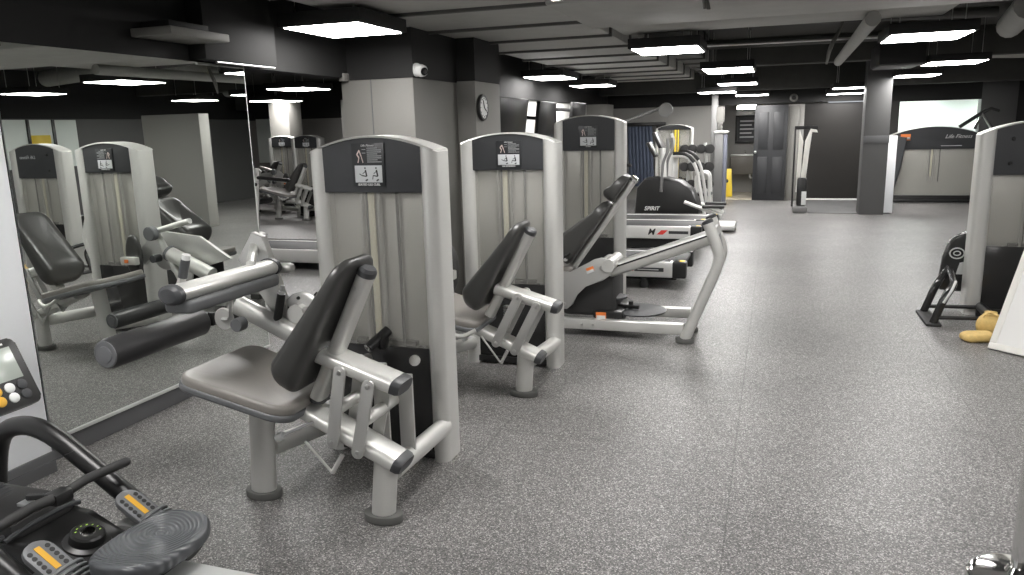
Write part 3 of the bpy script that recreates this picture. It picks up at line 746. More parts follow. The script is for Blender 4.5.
MB().box((-.326, 5.66, .67), (-.322, 5.86, .80), .001, (math.radians(-12), 'Y', (-.34, 5.7, .66))).build('plate_sign', 'midgrey', o)
o = MB().tube([(-.425, 5.76, .775), (-1.345, 5.76, .435)], .042, ry=.056, n=18, up=(.35, 0, 1)).build('main_beam', 'silver', t)
MB().tube([(-.44, 5.715, .79), (-1.25, 5.715, .49)], .004, ry=.006, n=8, up=(.35, 0, 1)).build('beam_groove', 'black', o)
bb = MB().tube([(-1.46, 5.76, .52), (-.995, 5.76, 1.19)], .036, ry=.028, n=18, up=(.82, 0, -.57)).build('back_beam', 'silver', t)
MB().tube([(-.995, 5.76, 1.19), (-.982, 5.76, 1.21), (-.974, 5.76, 1.222)], [.044, .044, .03], ry=.036, n=18, up=(.82, 0, -.57)).build('end_cap', 'chrome', bb)
backrest(t, (-1.145, 1.010), (-1.475, .54), 5.76, .38, .25, 1.0, r=.05)
backrest(t, (-1.005, 1.215), (-1.135, 1.03), 5.76, .32, .21, .3, 'headrest', .05, .04)
MB().tube([(-1.17, 5.76, .99), (-1.12, 5.76, 1.06)], .02, ry=.012, n=10, up=(.82, 0, -.57)).build('headrest_stem', 'chrome', t)
seat_pad(t, -1.85, -1.45, 5.78, .20, .56, .53, .075)
pl = []
for (cx_, cz_, r_, a0, a1) in ((-1.20, .535, .085, -30, 110), (-1.62, .58, .06, 110, 200), (-1.53, .30, .075, 190, 330)):
    for k in range(9):
        a = math.radians(a0 + (a1 - a0) * k / 8); pl.append((cx_ + r_ * math.cos(a), cz_ + r_ * math.sin(a)))
pl = [(-1.135, .49), (-1.12, .55), (-1.15, .605), (-1.20, .625), (-1.26, .61), (-1.45, .50), (-1.60, .52), (-1.63, .45), (-1.58, .26), (-1.54, .215), (-1.48, .21), (-1.43, .25), (-1.40, .33), (-1.33, .40), (-1.20, .445)]
o = MB().prism(pl, (1, 0, 0), (0, 0, 1), (0, 5.62, 0), .02, .005).build('side_plate', 'silver_flat', t)
MB().box((-1.32, 5.596, .515), (-1.26, 5.599, .55), .0005, (math.radians(-22), 'Y')).build('warning_sticker', 'orange', o)
MB().box((-1.32, 5.5955, .505), (-1.26, 5.5985, .528), .0005, (math.radians(-22), 'Y')).build('sticker_print', 'white', o)
MB().box((-1.60, 5.596, .40), (-1.545, 5.599, .44), .0005).build('arrow_sticker', 'white', o)
mb = MB()
for x, z in ((-1.50, .25), (-1.20, .545)): mb.lathe([(.018, 0), (.012, .010)], (x, 5.60, z), (0, -1, 0), 12)
mb.build('plate_bolt', 'steel', o)
mb = MB().tube([(-1.15, 5.585, .565), (-1.15, 5.95, .565)], .050, n=22); mb.build('pivot_drum', 'silver', t)
mb = MB().tube([(-1.205, 5.63, .55), (-1.205, 5.95, .55)], .048, n=22); mb.build('pivot_sleeve', 'silver_flat', t)
MB().box((-1.56, 5.68, .14), (-1.12, 6.10, .46), .05).build('carriage', 'rubber', t)
o = MB().box((-1.29, 5.66, .10), (-1.05, 6.15, .20), .03).build('carriage_cover', 'black', t)
MB().box((-1.26, 5.655, .125), (-1.18, 5.658, .185), .0005).build('warning_sticker', 'orange', o)
MB().box((-1.255, 5.6535, .13), (-1.185, 5.6565, .160), .0005).build('sticker_print', 'white', o)
MB().lathe([(.10, 0), (.21, .008), (.215, .020), (.19, .028), (.06, .034)], (-.96, 5.88, .150), (0, 0, 1), 30).build('swivel_plate', 'shroud', t)
MB().lathe([(.04, 0), (.10, .01), (.10, .025), (.05, .035)], (-1.15, 5.85, .255), (0, 0, 1), 24).build('lock_plate', 'shroud', t)
MB().tube([(-1.13, 5.85, .20), (-.95, 5.80, .205)], .014, n=10).tube([(-1.02, 5.85, .17), (-1.02, 5.85, .24)], .02, n=10).build('lock_lever', 'black', t)
o = MB().tube([(-1.62, 5.60, .60), (-1.52, 5.58, .60), (-1.44, 5.58, .66)], .012, n=10, round_=.04).build('seat_lever', 'black', t)
MB().lathe([(.012, 0), (.018, .012), (.012, .024)], (-1.475, 5.575, .61), (0, -1, 0), 14).build('knob', 'chrome', o)

# ---- two more of the same seen through the opening past the mirror
SRC = bpy.data.objects['leg_extension_machine']
for dx, dy, lab in ((-8.35, 9.35, 'small far leg machine seen past the mirror edge, nearer the mirror'), (-6.95, 8.15, 'small far leg machine seen past the mirror edge, nearer the front tower')):
    c = copy_tree(SRC); c.location = V(SRC.location) + V((dx, dy, 0)); c['label'] = lab
# ------------------------------------------------------------------ machines on the right
t = thing('weight_tower', 'tall silver weight tower at the right edge, seen from behind', 'exercise machine', (1.9, 7.1, 0))
tower(t, 1.545, 2.42, 6.98, 1.46, 1.56, 1.145, .2, .122)
for x, z in ((1.775, 1.425), (1.768, 1.235)): MB().lathe([(.016, 0), (.012, .008)], (x, 6.992, z), (0, -1, 0), 14).build('shroud_bolt', 'black', t)
text('logo_lettering', 'Life Fitness', 'pictgrey', .06, (2.1, 6.988, 1.40), (1, 0, 0), (0, 0, 1), t, shear=.35)

t = thing('dual_weight_tower', 'wide weight tower with black shroud far off beneath the bright opening', 'exercise machine', (3.0, 16.7, 0))
tower(t, 2.02, 3.78, 16.5, 1.24, 1.44, 1.02, .3, .15, stack=False, low=.14)
text('logo_lettering', 'Life Fitness', 'white', .10, (3.28, 16.49, 1.25), (1, 0, 0), (0, 0, 1), t, shear=.4)
MB().box((3.0, 16.49, 1.075), (3.35, 16.496, 1.085), 0).build('logo_line', 'pictgrey', t)
MB().box((2.30, 16.485, 1.19), (2.47, 16.49, 1.31), .001).build('orange_sticker', 'orange', t)
MB().box((2.30, 16.482, 1.215), (2.46, 16.486, 1.25), .001).build('sticker_print', 'white', t)
o = MB().tube([(3.30, 16.6, 1.42), (3.72, 16.6, 1.72)], .035, n=10).build('cable_mount', 'black', t)
MB().tube([(3.55, 16.6, 1.38), (3.66, 16.6, 1.66), (3.85, 16.6, 1.36)], .035, n=10).build('mount_leg', 'chrome', o)
MB().tube([(3.66, 16.6, 1.66), (3.78, 16.55, 1.75), (3.92, 16.55, 1.70)], .03, n=10).build('mount_hook', 'black', o)
tagged(MB().pad([(-.12, 0), (.05, 0), (.13, .35), (.20, .95), (-.02, .98), (-.10, .6)], .05, .02, lambda a, b, w: (2.20 + a, 16.44 - w * (1 + .3 * math.sin(9 * a)), .30 + b)), 'hanging_towel', 'shroud', 'grey cloth draped over the left post of the wide far tower', 'towel')

# black padded bench folded beside the tower
t = thing('folded_bench', 'black padded bench with white oval mark, folded up behind the silver tower column', 'bench', (1.5, 7.0, 0))
out = [(1.86, .16), (1.90, .40), (1.84, .62), (1.66, .635), (1.57, .60), (1.50, .545), (1.455, .40), (1.435, .22), (1.45, .12), (1.60, .11)]
o = MB().pad([(p[0], p[1]) for p in reversed(out)][::-1], .06, .02, lambda a, b, w: (a - .035, 7.36 - w * 1.0 + .10 * (b - .3), b + .02)).build('back_pad', 'glossblack', t)
def ellipse(cx, cz, rx, rz, y, r):
    m = MB()
    for k in range(24):
        a0, a1 = 2 * PI * k / 24, 2 * PI * (k + 1) / 24
        m.tube([(cx + rx * math.cos(a0), y, cz + rz * math.sin(a0)), (cx + rx * math.cos(a1), y, cz + rz * math.sin(a1))], r, n=6)
    return m
ellipse(1.525, .46, .055, .045, 7.308, .006).build('oval_logo', 'white', o)
ellipse(1.525, .46, .026, .018, 7.308, .005).build('logo_core', 'white', o)
MB().prism([(0, 0), (.07, .02), (.03, -.10), (-.03, -.13)], (1, 0, 0), (0, 0, 1), (1.55, 7.300, .38), .004, 0).build('logo_tail', 'white', o)
for yy in (6.55, 6.95):
    MB().tube([(1.245, yy, .02), (1.315, yy, .24), (1.40, yy + .16, .30), (1.47, 7.28, .34)], .030, ry=.022, n=14, round_=.08).build('leg', 'glossblack', t)
    MB().tube([(1.245, yy, .065), (1.66, yy, .075)], .016, n=12).build('base_tube', 'black', t)
MB().tube([(1.30, 6.52, .19), (1.35, 6.52, .29), (1.40, 6.66, .335)], .010, n=8, round_=.05).build('strap', 'white', t)
MB().box((1.19, 6.50, 0), (1.30, 6.99, .022), .006).build('foot', 'rubber', t)
MB().tube([(1.65, 6.52, .085), (1.65, 6.93, .085)], .036, n=16).build('cross_roller', 'black', t)
for yy in (6.55, 6.92): MB().box((1.62, yy - .02, 0), (1.68, yy + .02, .085), .006).build('rear_foot', 'rubber', t)

# yellow sandbags
def bag(label, c, sx, sy, sz, rot):
    R = Matrix.Rotation(rot, 3, 'Z')
    out = rrect(sx, sy, min(sx, sy) * .35, 5)
    return tagged(MB().pad(out, sz, sz * .46, lambda a, b, w: V(c) + R @ V((a * (1 + .08 * math.sin(a * 40)), b, w * (1 - .35 * abs(a) / sx + .05 * math.sin(b * 50))))), 'sandbag', 'sand', label, 'sandbag', 'yellow sandbags by the white board')
bag('yellow canvas bag lying flat on the floor beside the white board', (1.475, 6.15, 0), .23, .15, .07, .3)
bag('yellow canvas bag slumped upright between tower foot and white board', (1.57, 6.30, 0), .17, .12, .19, -.2)

# leaning white board
t = thing('white_board', 'white framed board leaning beside the yellow sandbags', 'board', (1.9, 5.7, 0))
bu, bw = V((.73, -.68, 0)).normalized(), V((.68, .73, 0)).normalized()
bv = (V((0, 0, 1)) * math.cos(.45) + bw * math.sin(.45)).normalized()
bo = V((1.485, 5.94, .006))
W_, H_ = .95, 1.25
def bp(a, b, c=0): return bo + bu * a + bv * b + bu.cross(bv) * c
def bbox_(a0, a1, b0, b1, c, th, m, nm, par, bev=.003): return MB().prism([(a0, b0), (a1, b0), (a1, b1), (a0, b1)], bu, bv, bp(0, 0, c), th, bev).build(nm, m, par)
bbox_(.03, W_ - .03, .03, H_ - .03, -.012, .012, 'board', 'sheet', t)
for a0, a1, b0, b1 in ((0, W_, 0, .045), (0, W_, H_ - .045, H_), (0, .045, .045, H_ - .045), (W_ - .045, W_, .045, H_ - .045)):
    bbox_(a0, a1, b0, b1, -.02, .03, 'boardframe', 'frame_rail', t, .006)
MB().tube([bp(.15, 1.1, -.02), V((2.35, 6.6, 0))], .012, n=8).build('prop_leg', 'steel', t)

# chrome stanchion
t = thing('barrier_post', 'chrome barrier post with round base in the lower right corner', 'barrier post', (.862, 2.80, 0))
MB().lathe([(.146, 0), (.156, .012), (.154, .030), (.140, .044), (.120, .050), (.04, .056), (.028, .075)], (.862, 2.80, 0), (0, 0, 1), 40).build('base', 'chrome', t)
MB().tube([(.862, 2.80, .04), (.862, 2.80, .95)], .024, n=24).build('post', 'chrome', t)
MB().lathe([(.024, 0), (.034, .01), (.034, .05), (.02, .065)], (.862, 2.80, .95), (0, 0, 1), 24).build('head', 'chrome', t)

# ------------------------------------------------------------------ cardio row
def treadmill(label, xr, y0, y1, h, length, marks=0):
    """rear end at xr, belt running to -x; near side y0"""
    t = thing('treadmill', label, 'treadmill', (xr - length / 2, (y0 + y1) / 2, 0), 'treadmills in a row')
    xf = xr - length; w = .13
    MB().box((xf + .25, y0 + w, h - .05), (xr - .02, y1 - w, h - .004), .02).build('belt', 'deck', t)
    for ya, yb, near in ((y0, y0 + w, 1), (y1 - w, y1, 0)):
        o = MB().box((xf + .1, ya, h - .16), (xr - .13, yb, h), .018).build('side_rail', 'tmwhite', t)
        MB().box((xr - .14, ya - .004, h - .165), (xr + .0, yb + .004, h + .004), .02).build('end_cap', 'black', t)
        MB().box((xr - .07, ya + .03, h + .004), (xr - .02, yb - .03, h + .007), .001).build('caution_label', 'sign_yellow', t)
        MB().box((xf + .3, ya + .03, h), (xr - .16, yb - .03, h + .006), .002).build('foot_strip', 'rubber', t)
        if near and marks == 1:
            MB().prism([(xr - .60, h - .085), (xr - .53, h - .055), (xr - .52, h - .10)], (1, 0, 0), (0, 0, 1), (0, ya, 0), .002, 0).build('red_arrow', 'red', o)
            MB().box((xr - .51, ya - .002, h - .10), (xr - .22, ya, h - .06), .001).build('name_strip', 'shroud', o)
            MB().box((xr - .48, ya - .003, h - .085), (xr - .27, ya - .002, h - .075), 0).build('name_print', 'white', o)
        if near and marks == 2:
            text('letter_mark', 'M', 'ink', .11, (xr - .62, ya - .001, h - .075), (1, 0, 0), (0, 0, 1), o, shear=.3, bold=.002)
            MB().prism([(xr - .55, h - .105), (xr - .47, h - .105), (xr - .41, h - .05), (xr - .49, h - .05)], (1, 0, 0), (0, 0, 1), (0, ya, 0), .002, 0).build('red_arrow', 'red', o)
            MB().box((xr - .40, ya - .002, h - .095), (xr - .16, ya, h - .058), .001).build('name_strip', 'shroud', o)
    MB().box((xf - .05, y0 + .02, .06), (xf + .30, y1 - .02, h + .10), .06).build('motor_hood', 'tmwhite', t)
    MB().box((xf + .1, y0 + .06, .08), (xr - .1, y1 - .06, h - .10), .01).build('underframe', 'blackmatte', t)
    for x in (xf + .2, xr - .42):
        for ya in (y0 + .05, y1 - .05): MB().lathe([(.045, 0), (.045, .05), (.03, .07), (.03, .10)], (x, ya, 0), (0, 0, 1), 16).build('foot', 'rubber', t)
    for ya in (y0 + .06, y1 - .06):
        MB().tube([(xf + .12, ya, h), (xf + .22, ya, 1.18)], .032, n=14).build('upright', 'tmwhite', t)
        MB().tube([(xf + .20, ya, 1.06), (xf + .70, ya, 1.02)], .024, n=12, dome=True).build('handrail', 'black', t)
    c = MB().box((xf + .10, y0 + .04, 1.14), (xf + .16, y1 - .04, 1.46), .02, (math.radians(-20), 'Y')).build('console', 'black', t)
    MB().box((xf + .158, y0 + .2, 1.22), (xf + .165, y1 - .2, 1.40), .002, (math.radians(-20), 'Y', (xf + .13, 0, 1.30))).build('display', 'screen', c)
    return t
treadmill('silver treadmill nearest the leg press, red arrow on its side', -.765, 7.50, 8.30, .27, 2.0, 1)
treadmill('silver treadmill behind the nearest one, with a slanted letter on its side', -.80, 9.55, 10.35, .36, 2.05, 2)
treadmill('silver treadmill third from the leg press', -.72, 10.75, 11.5, .30, 2.0, 0)

treadmill('silver treadmill alone past the mirror edge behind the front tower', -4.5, 7.68, 8.48, .25, 2.1, 0)
# cross trainer with the black housing
t = thing('elliptical_trainer', 'elliptical trainer with a rounded black housing and white lettering', 'elliptical trainer', (-1.7, 11.95, 0))
poly = [(-2.02, .18), (-1.02, .18), (-1.04, .40), (-1.14, .62), (-1.32, .76), (-1.60, .82), (-1.86, .80), (-1.98, .66)]
h = MB().prism(poly, (1, 0, 0), (0, 0, 1), (0, 12.25, 0), .5, .05).build('drive_housing', 'black', t)
text('brand_lettering', 'SPIRIT', 'white', .085, (-1.74, 11.745, .345), (1, 0, 0), (0, 0, 1), h, shear=.25, bold=.002)
MB().box((-2.1, 11.7, .03), (-.5, 12.3, .11), .02).build('base_frame', 'tmwhite', t)
MB().tube([(-1.60, 12.0, .80), (-1.62, 12.0, 1.25)], .05, n=14).build('mast', 'tmwhite', t)
c = MB().box((-1.80, 11.85, 1.10), (-1.75, 12.15, 1.36), .02, (math.radians(-28), 'Y')).build('console', 'black', t)
MB().box((-1.748, 11.88, 1.14), (-1.743, 12.12, 1.32), .002, (math.radians(-28), 'Y', (-1.775, 12, 1.23))).build('display', 'lcd', c)
for yy in (11.75, 12.25):
    MB().tube([(-1.60, yy, .60), (-1.58, yy, 1.05), (-1.50, yy, 1.22), (-1.52, yy, 1.40)], .022, n=10, round_=.08).build('swing_arm', 'midgrey', t)
    MB().tube([(-1.25, yy, .45), (-.70, yy, .24)], .03, n=10).build('pedal_arm', 'tmwhite', t)
    MB().box((-.98, yy - .08, .36), (-.66, yy + .08, .40), .01).build('pedal', 'rubber', t)

# walking treadmill with long handrails
t = thing('rail_treadmill', 'treadmill with long looping silver handrails behind the black trainer housing', 'treadmill', (-1.4, 13.2, 0))
MB().box((-2.2, 12.85, .06), (-.80, 13.55, .24), .03).build('deck', 'deck', t)
for yy in (12.82, 13.58):
    MB().tube([(-1.62, yy, .2), (-1.62, yy, 1.10)], .06, n=14).build('upright', 'tmwhite', t)
    MB().tube([(-1.64, yy, 1.10), (-1.32, yy, 1.10), (-1.18, yy, .92), (-1.02, yy, .05)], .028, n=12, round_=.16).build('handrail', 'tmwhite', t)
    MB().tube([(-1.56, yy, 1.13), (-1.34, yy, 1.13), (-1.22, yy, .99)], .035, n=12, round_=.12).build('grip_sleeve', 'black', t)
MB().box((-1.72, 12.80, 1.06), (-1.52, 13.60, 1.12), .02).build('console_bridge', 'tmwhite', t)
c = MB().box((-1.86, 12.95, 1.12), (-1.80, 13.45, 1.50), .02, (math.radians(-25), 'Y')).build('console', 'black', t)
MB().tube([(-1.62, 12.9, 1.12), (-1.55, 12.9, 1.32), (-1.60, 12.9, 1.46)], .025, n=10, round_=.06).build('front_grip', 'tmwhite', t)

# far strength machines
t = thing('cable_column', 'narrow grey cable column with bluish edge beside the washroom doorway', 'exercise machine', (-.97, 15.55, 0))
MB().box((-1.10, 15.45, .0), (-.93, 15.70, 1.42), .015).build('column', 'midgrey', t)
MB().box((-.93, 15.47, .02), (-.86, 15.68, 1.40), .012).build('edge_panel', 'slate', t)
MB().box((-1.11, 15.43, 1.41), (-.84, 15.72, 1.46), .02).build('top_cap', 'silver', t)
t = thing('lat_pulldown_machine', 'dark weight tower with a yellow stripe among the far machines', 'exercise machine', (-1.82, 15.2, 0))
tower(t, -2.2, -1.48, 15.2, 1.52, 1.60, 1.5, .2, .06)
MB().box((-1.83, 15.2, .10), (-1.795, 15.22, 1.50), .002).box((-1.77, 15.2, .10), (-1.745, 15.22, 1.50), .002).build('yellow_stripe', 'sign_yellow', t)
t = thing('steel_upright', 'tall grey steel upright with pale top left of the washroom doorway', 'post', (-1.02, 15.95, 0))
MB().box((-1.20, 15.90, 0), (-1.08, 16.02, 2.3), .01).build('upright', 'midgrey', t)
MB().box((-1.10, 15.88, 1.62), (-.95, 16.0, 1.92), .01).build('top_box', 'wallgrey', t)
t = thing('overhead_boom', 'dark diagonal overhead boom with a round disc beyond the leg press tower', 'exercise machine', (-2.3, 14.2, 1.6))
MB().tube([(-3.0, 14.2, 0), (-2.95, 14.2, 1.55), (-1.90, 14.2, 1.92)], .03, n=10, round_=.1).build('boom', 'midgrey', t)
MB().lathe([(.12, 0), (.13, .02), (.12, .04)], (-1.87, 14.2, 1.86), (0, -1, 0), 24).build('disc', 'midgrey', t)
def plate_machine(label, x, y):
    t = thing('plate_rack', label, 'weight rack', (x, y, 0))
    for dx in (-.22, .22):
        MB().tube([(x + dx, y, 0), (x + dx * .6, y, 1.25)], .03, n=12).build('post', 'tmwhite', t)
    for k in range(3):
        z = .45 + .33 * k
        MB().tube([(x - .3, y, z), (x + .3, y, z + .03)], .022, n=10).build('peg_bar', 'steel', t)
        for dx in (-.24, -.1, .06, .22):
            MB().lathe([(.04, -.06), (.085, -.055), (.085, .055), (.04, .06)], (x + dx, y - .12, z + .03), (.3, -1, 0), 20).build('weight_plate', 'rubber', t)
    MB().box((x - .3, y - .2, 0), (x + .3, y + .2, .05), .01).build('base', 'midgrey', t)
plate_machine('rack hung with black weight plates left of the grey cable column', -1.36, 15.0)
t = thing('hand_rail_frame', 'looped silver handrail frame in front of the far weight rack', 'exercise machine', (-1.2, 14.4, 0))
for dy in (0, .4):
    MB().tube([(-1.32, 14.3 + dy, .05), (-1.32, 14.3 + dy, .72), (-1.10, 14.3 + dy, .74), (-1.06, 14.3 + dy, .05)], .025, n=10, round_=.12).build('rail_loop', 'tmwhite', t)
MB().box((-1.55, 14.3, .30), (-1.05, 14.72, .36), .02).build('bench_pad', 'vinyl', t)
MB().tube([(-1.32, 14.3, .08), (-1.32, 14.7, .08)], .025, n=10).build('base_tube', 'tmwhite', t)
t = thing('blue_curtain', 'dull blue curtain panel lit on the far wall behind the treadmills', 'curtain', (-2.75, 16.7, .3))
mb = MB(); 
for k in range(7): mb.tube([(-2.92 + .075 * k, 16.72, .3), (-2.98 + .075 * k, 16.72, 1.58)], .045, n=10)
mb.build('drape', 'blue', t)
MB().box((-3.1, 16.66, 1.58), (-2.2, 16.78, 1.66), .01).build('curtain_rail', 'black', t)
MB().box((-2.40, 16.70, .2), (-2.22, 16.78, 1.60), .01).build('dark_panel', 'black', t)

# doorway things
t = thing('notice_frame', 'black framed notice on the washroom wall under the bright lamp', 'picture frame', (-.62, 18.68, 1.5))
for a in ((-.86, -.34, 1.14, 1.19), (-.86, -.34, 1.72, 1.77), (-.86, -.81, 1.19, 1.72), (-.39, -.34, 1.19, 1.72)):
    MB().box((a[0], 18.63, a[2]), (a[1], 18.69, a[3]), .004).build('frame_rail', 'black', t)
MB().box((-.82, 18.655, 1.18), (-.38, 18.665, 1.73), 0).build('notice', 'shroud', t)
mb = MB()
for k in range(5): mb.box((-.76, 18.65, 1.62 - .09 * k), (-.45 - .05 * (k % 2), 18.655, 1.655 - .09 * k), 0)
mb.build('notice_lines', 'pictgrey', t)
t = thing('wall_basin', 'brown basin cabinet under the framed notice', 'basin', (-.62, 18.5, .4))
MB().box((-.93, 18.30, .45), (-.35, 18.69, .86), .02).build('cabinet', 'wood', t)
MB().box((-.94, 18.28, .86), (-.34, 18.69, .89), .006).build('basin_top', 'steel', t)
MB().tube([(-.62, 18.5, .88), (-.62, 18.5, .98), (-.62, 18.4, .98)], .012, n=8, round_=.03).build('tap', 'chrome', t)
MB().tube([(-.50, 18.4, .46), (-.50, 18.4, .36), (-.40, 18.4, .36), (-.40, 18.4, .44)], .02, n=10, round_=.04).build('drain_trap', 'white', t)
t = thing('wet_floor_sign', 'yellow folding wet floor sign standing in the washroom doorway', 'floor sign', (-.95, 17.5, 0))
for s in (-1, 1):
    MB().prism([(-.12, 0), (.12, 0), (.09, .60), (-.09, .60)], (1, 0, 0), (0, s * .16, 1), (-.95, 17.5 - s * .12, .02), .012, .003).build('leaf', 'sign_yellow', t)
MB().lathe([(.04, 0), (.04, .002)], (-.95, 17.42, .36), (0, -1, .16), 16).build('mark', 'ink', t)

# upright climber with pale rails
t = thing('upright_climber', 'narrow black upright trainer with pale tapering rails in front of the dark recess', 'exercise machine', (.45, 14.55, 0))
MB().box((.335, 14.6, .10), (.365, 14.65, 1.50), .004).build('rear_post', 'black', t)
MB().box((.335, 14.6, 1.46), (.72, 14.65, 1.52), .006).build('top_bar', 'black', t)
MB().prism([(.40, .36), (.45, .36), (.49, 1.25), (.42, 1.46), (.41, 1.0)], (1, 0, 0), (0, 0, 1), (0, 14.62, 0), .05, .006).build('left_rail', 'boardframe', t)
MB().prism([(.48, .62), (.56, .62), (.62, 1.42), (.72, 1.40), (.70, 1.45), (.60, 1.47), (.52, 1.26)], (1, 0, 0), (0, 0, 1), (0, 14.60, 0), .05, .006).build('right_rail', 'boardframe', t)
MB().box((.42, 14.50, .12), (.58, 14.66, .62), .03).build('drive_box', 'black', t)
MB().box((.50, 14.48, .14), (.58, 14.50, .38), .004).build('step_plate', 'white', t)
MB().box((.36, 14.40, 0), (.60, 14.72, .12), .03).build('base', 'midgrey', t)
tagged(MB().box((.62, 14.45, 0), (1.95, 16.85, .008), .002), 'reflection_sheet', 'pillargrey', 'thin dark sheet standing in for the dark recess reflected in the floor', 'mat')  # added sheet; the recess's dark reflection on the floor is put into its colour

# wall things
t = thing('wall_clock', 'round black rimmed wall clock on the grey pillar', 'clock', (-2.615, 6.85, 1.80))
MB().lathe([(.118, 0), (.125, .012), (.118, .032), (.100, .034), (.098, .018)], (-2.618, 6.85, 1.80), (1, 0, 0), 36).build('rim', 'black', t)
MB().lathe([(.104, 0), (.104, .030)], (-2.618, 6.85, 1.80), (1, 0, 0), 36).build('face', 'white', t)
MB().tube([(-2.585, 6.85, 1.80), (-2.585, 6.83, 1.865)], .004, n=6).tube([(-2.584, 6.85, 1.80), (-2.584, 6.90, 1.77)], .004, n=6).build('hand', 'ink', t)
mb = MB()
for k in range(12):
    a = 2 * PI * k / 12; mb.tube([(-2.586, 6.85 + .078 * math.cos(a), 1.80 + .078 * math.sin(a)), (-2.586, 6.85 + .090 * math.cos(a), 1.80 + .090 * math.sin(a))], .003, n=6)
mb.build('hour_mark', 'ink', t)
t = thing('security_camera', 'white dome security camera on the black band above the grey pillar', 'security camera', (-2.78, 5.95, 2.09))
MB().lathe([(.055, 0), (.055, .02), (.045, .035)], (-2.80, 5.86, 2.09), (1, -.6, 0), 24).build('mount', 'white', t)
MB().lathe([(.030, 0), (.048, .02), (.052, .045), (.045, .075), (.02, .09)], (-2.775, 5.84, 2.085), (1, -.45, -.15), 24).build('dome', 'white', t)
MB().lathe([(.030, 0), (.032, .012), (.018, .024)], (-2.705, 5.805, 2.072), (1, -.6, -.25), 20).build('lens', 'screen', t)
t = thing('corner_bracket', 'small white bracket at the top corner between mirror and grey pillar', 'bracket', (-3.42, 5.75, 2.03))
MB().box((-3.44, 5.72, 2.02), (-3.39, 5.806, 2.085), .006).build('bracket', 'wallgrey', t)
def tv(label, y0, y1, z0, z1, tilt):
    t = thing('television', label, 'television', (-3.1, (y0 + y1) / 2, z0), 'wall televisions')
    MB().box((-2.95, y0, z0), (-2.90, y1, z1), .008, (math.radians(tilt), 'Y', (-2.92, y0, z0))).build('case', 'black', t)
    MB().box((-2.902, y0 + .02, z0 + .03), (-2.897, y1 - .02, z1 - .02), .001, (math.radians(tilt), 'Y', (-2.92, y0, z0))).build('screen', 'tvscreen', t)
    MB().tube([(-3.50, (y0 + y1) / 2, (z0 + z1) / 2 + .05), (-2.92, (y0 + y1) / 2, (z0 + z1) / 2)], .025, n=10).build('mount_arm', 'black', t)
tv('dark television tilted on its arm nearest the wall clock', 8.02, 9.08, 1.53, 1.95, 8)
tv('dark television second from the wall clock', 9.6, 10.40, 1.5, 1.94, 6)
tv('grey backed television third from the wall clock', 11.42, 12.25, 1.73, 1.97, 6)
t = thing('smoke_detector', 'round white detector on the black band above the door trim', 'smoke detector', (.34, 16.79, 2.06))
MB().lathe([(.075, 0), (.08, .02), (.05, .05)], (.34, 16.80, 2.07), (0, -1, 0), 24).build('housing', 'wallgrey', t)
MB().lathe([(.045, 0), (.04, .02)], (.34, 16.75, 2.07), (0, -1, 0), 20).build('lens', 'black', t)

# ------------------------------------------------------------------ rowing machine
t = thing('rowing_machine', 'black rowing machine with contoured seat in the lower left corner', 'rowing machine', (-2.2, 1.7, 0))
YR = 1.70
poly = [(-2.62, .05), (-1.93, .05), (-1.90, .16), (-1.98, .27), (-2.20, .335), (-2.36, .36), (-2.62, .33)]
b_ = MB().prism(poly, (1, 0, 0), (0, 0, 1), (0, YR + .13, 0), .26, .03).build('main_body', 'black', t)
o = MB().lathe([(.075, 0), (.072, .010), (.055, .016), (.052, .042), (.046, .048)], (-2.09, YR, .298), (.28, 0, 1), 32).build('resistance_dial', 'black', t)
d_ = V((.28, 0, 1)).normalized(); dx_, dy_ = frame_axes(d_)
mb = MB()
for k in range(7):
    a = math.radians(60 + 28 * k); p = V((-2.09, YR, .298)) + d_ * .0465
    mb.box(p + dx_ * .036 * math.cos(a) + dy_ * .036 * math.sin(a) - V((.0035, .0035, .002)), p + dx_ * .036 * math.cos(a) + dy_ * .036 * math.sin(a) + V((.0035, .0035, .0015)), .0005)
mb.build('dial_marks', 'green', o)
MB().lathe([(.024, 0), (.022, .004)], V((-2.09, YR, .298)) + d_ * .048, d_, 20).build('dial_cap', 'chrome', o)
# guard frame, both sides
for yy in (YR - .24, YR + .24):
    MB().tube([(-2.84, yy, .04), (-2.79, yy, .40), (-2.72, yy, .545), (-2.52, yy, .575), (-2.02, yy, .26), (-1.88, yy, .16)], .036, n=18, round_=.14).build('guard_tube', 'black', t)
    MB().box((-2.92, yy - .05, 0), (-2.76, yy + .05, .05), .01).build('foot', 'rubber', t)
MB().tube([(-2.35, YR - .24, .50), (-2.35, YR + .24, .50)], .001, n=6).build('brace', 'black', t)
# flywheel cage with ribs
mb = MB()
for k in range(15):
    x = -2.66 + .028 * k
    mb.tube([(x, YR - .14, .35), (x + .01, YR - .08, .425 - .004 * k), (x + .01, YR + .08, .425 - .004 * k), (x, YR + .14, .35)], .009, n=8, round_=.04)
mb.build('cage_ribs', 'shroud', t)
MB().box((-2.68, YR - .13, .30), (-2.25, YR + .13, .405), .05).build('flywheel_cover', 'rubber', t)
MB().box((-2.34, YR - .03, .408), (-2.29, YR + .03, .420), .002).build('cage_logo', 'pictgrey', t)
# handle
hc = V((-2.17, YR + .0, .462))
MB().tube([(-2.175, 1.71, .455), (-2.17, 1.80, .468), (-2.16, 1.96, .462)], .0165, n=16, dome=True).tube([(-2.175, 1.69, .455), (-2.17, 1.60, .468), (-2.16, 1.42, .462)], .0165, n=16, dome=True).build('handle', 'rubber', t)
MB().box((-2.21, YR - .035, .43), (-2.15, YR + .035, .475), .012).tube([(-2.21, YR, .45), (-2.32, YR, .43)], .012, n=8).build('handle_clip', 'black', t)
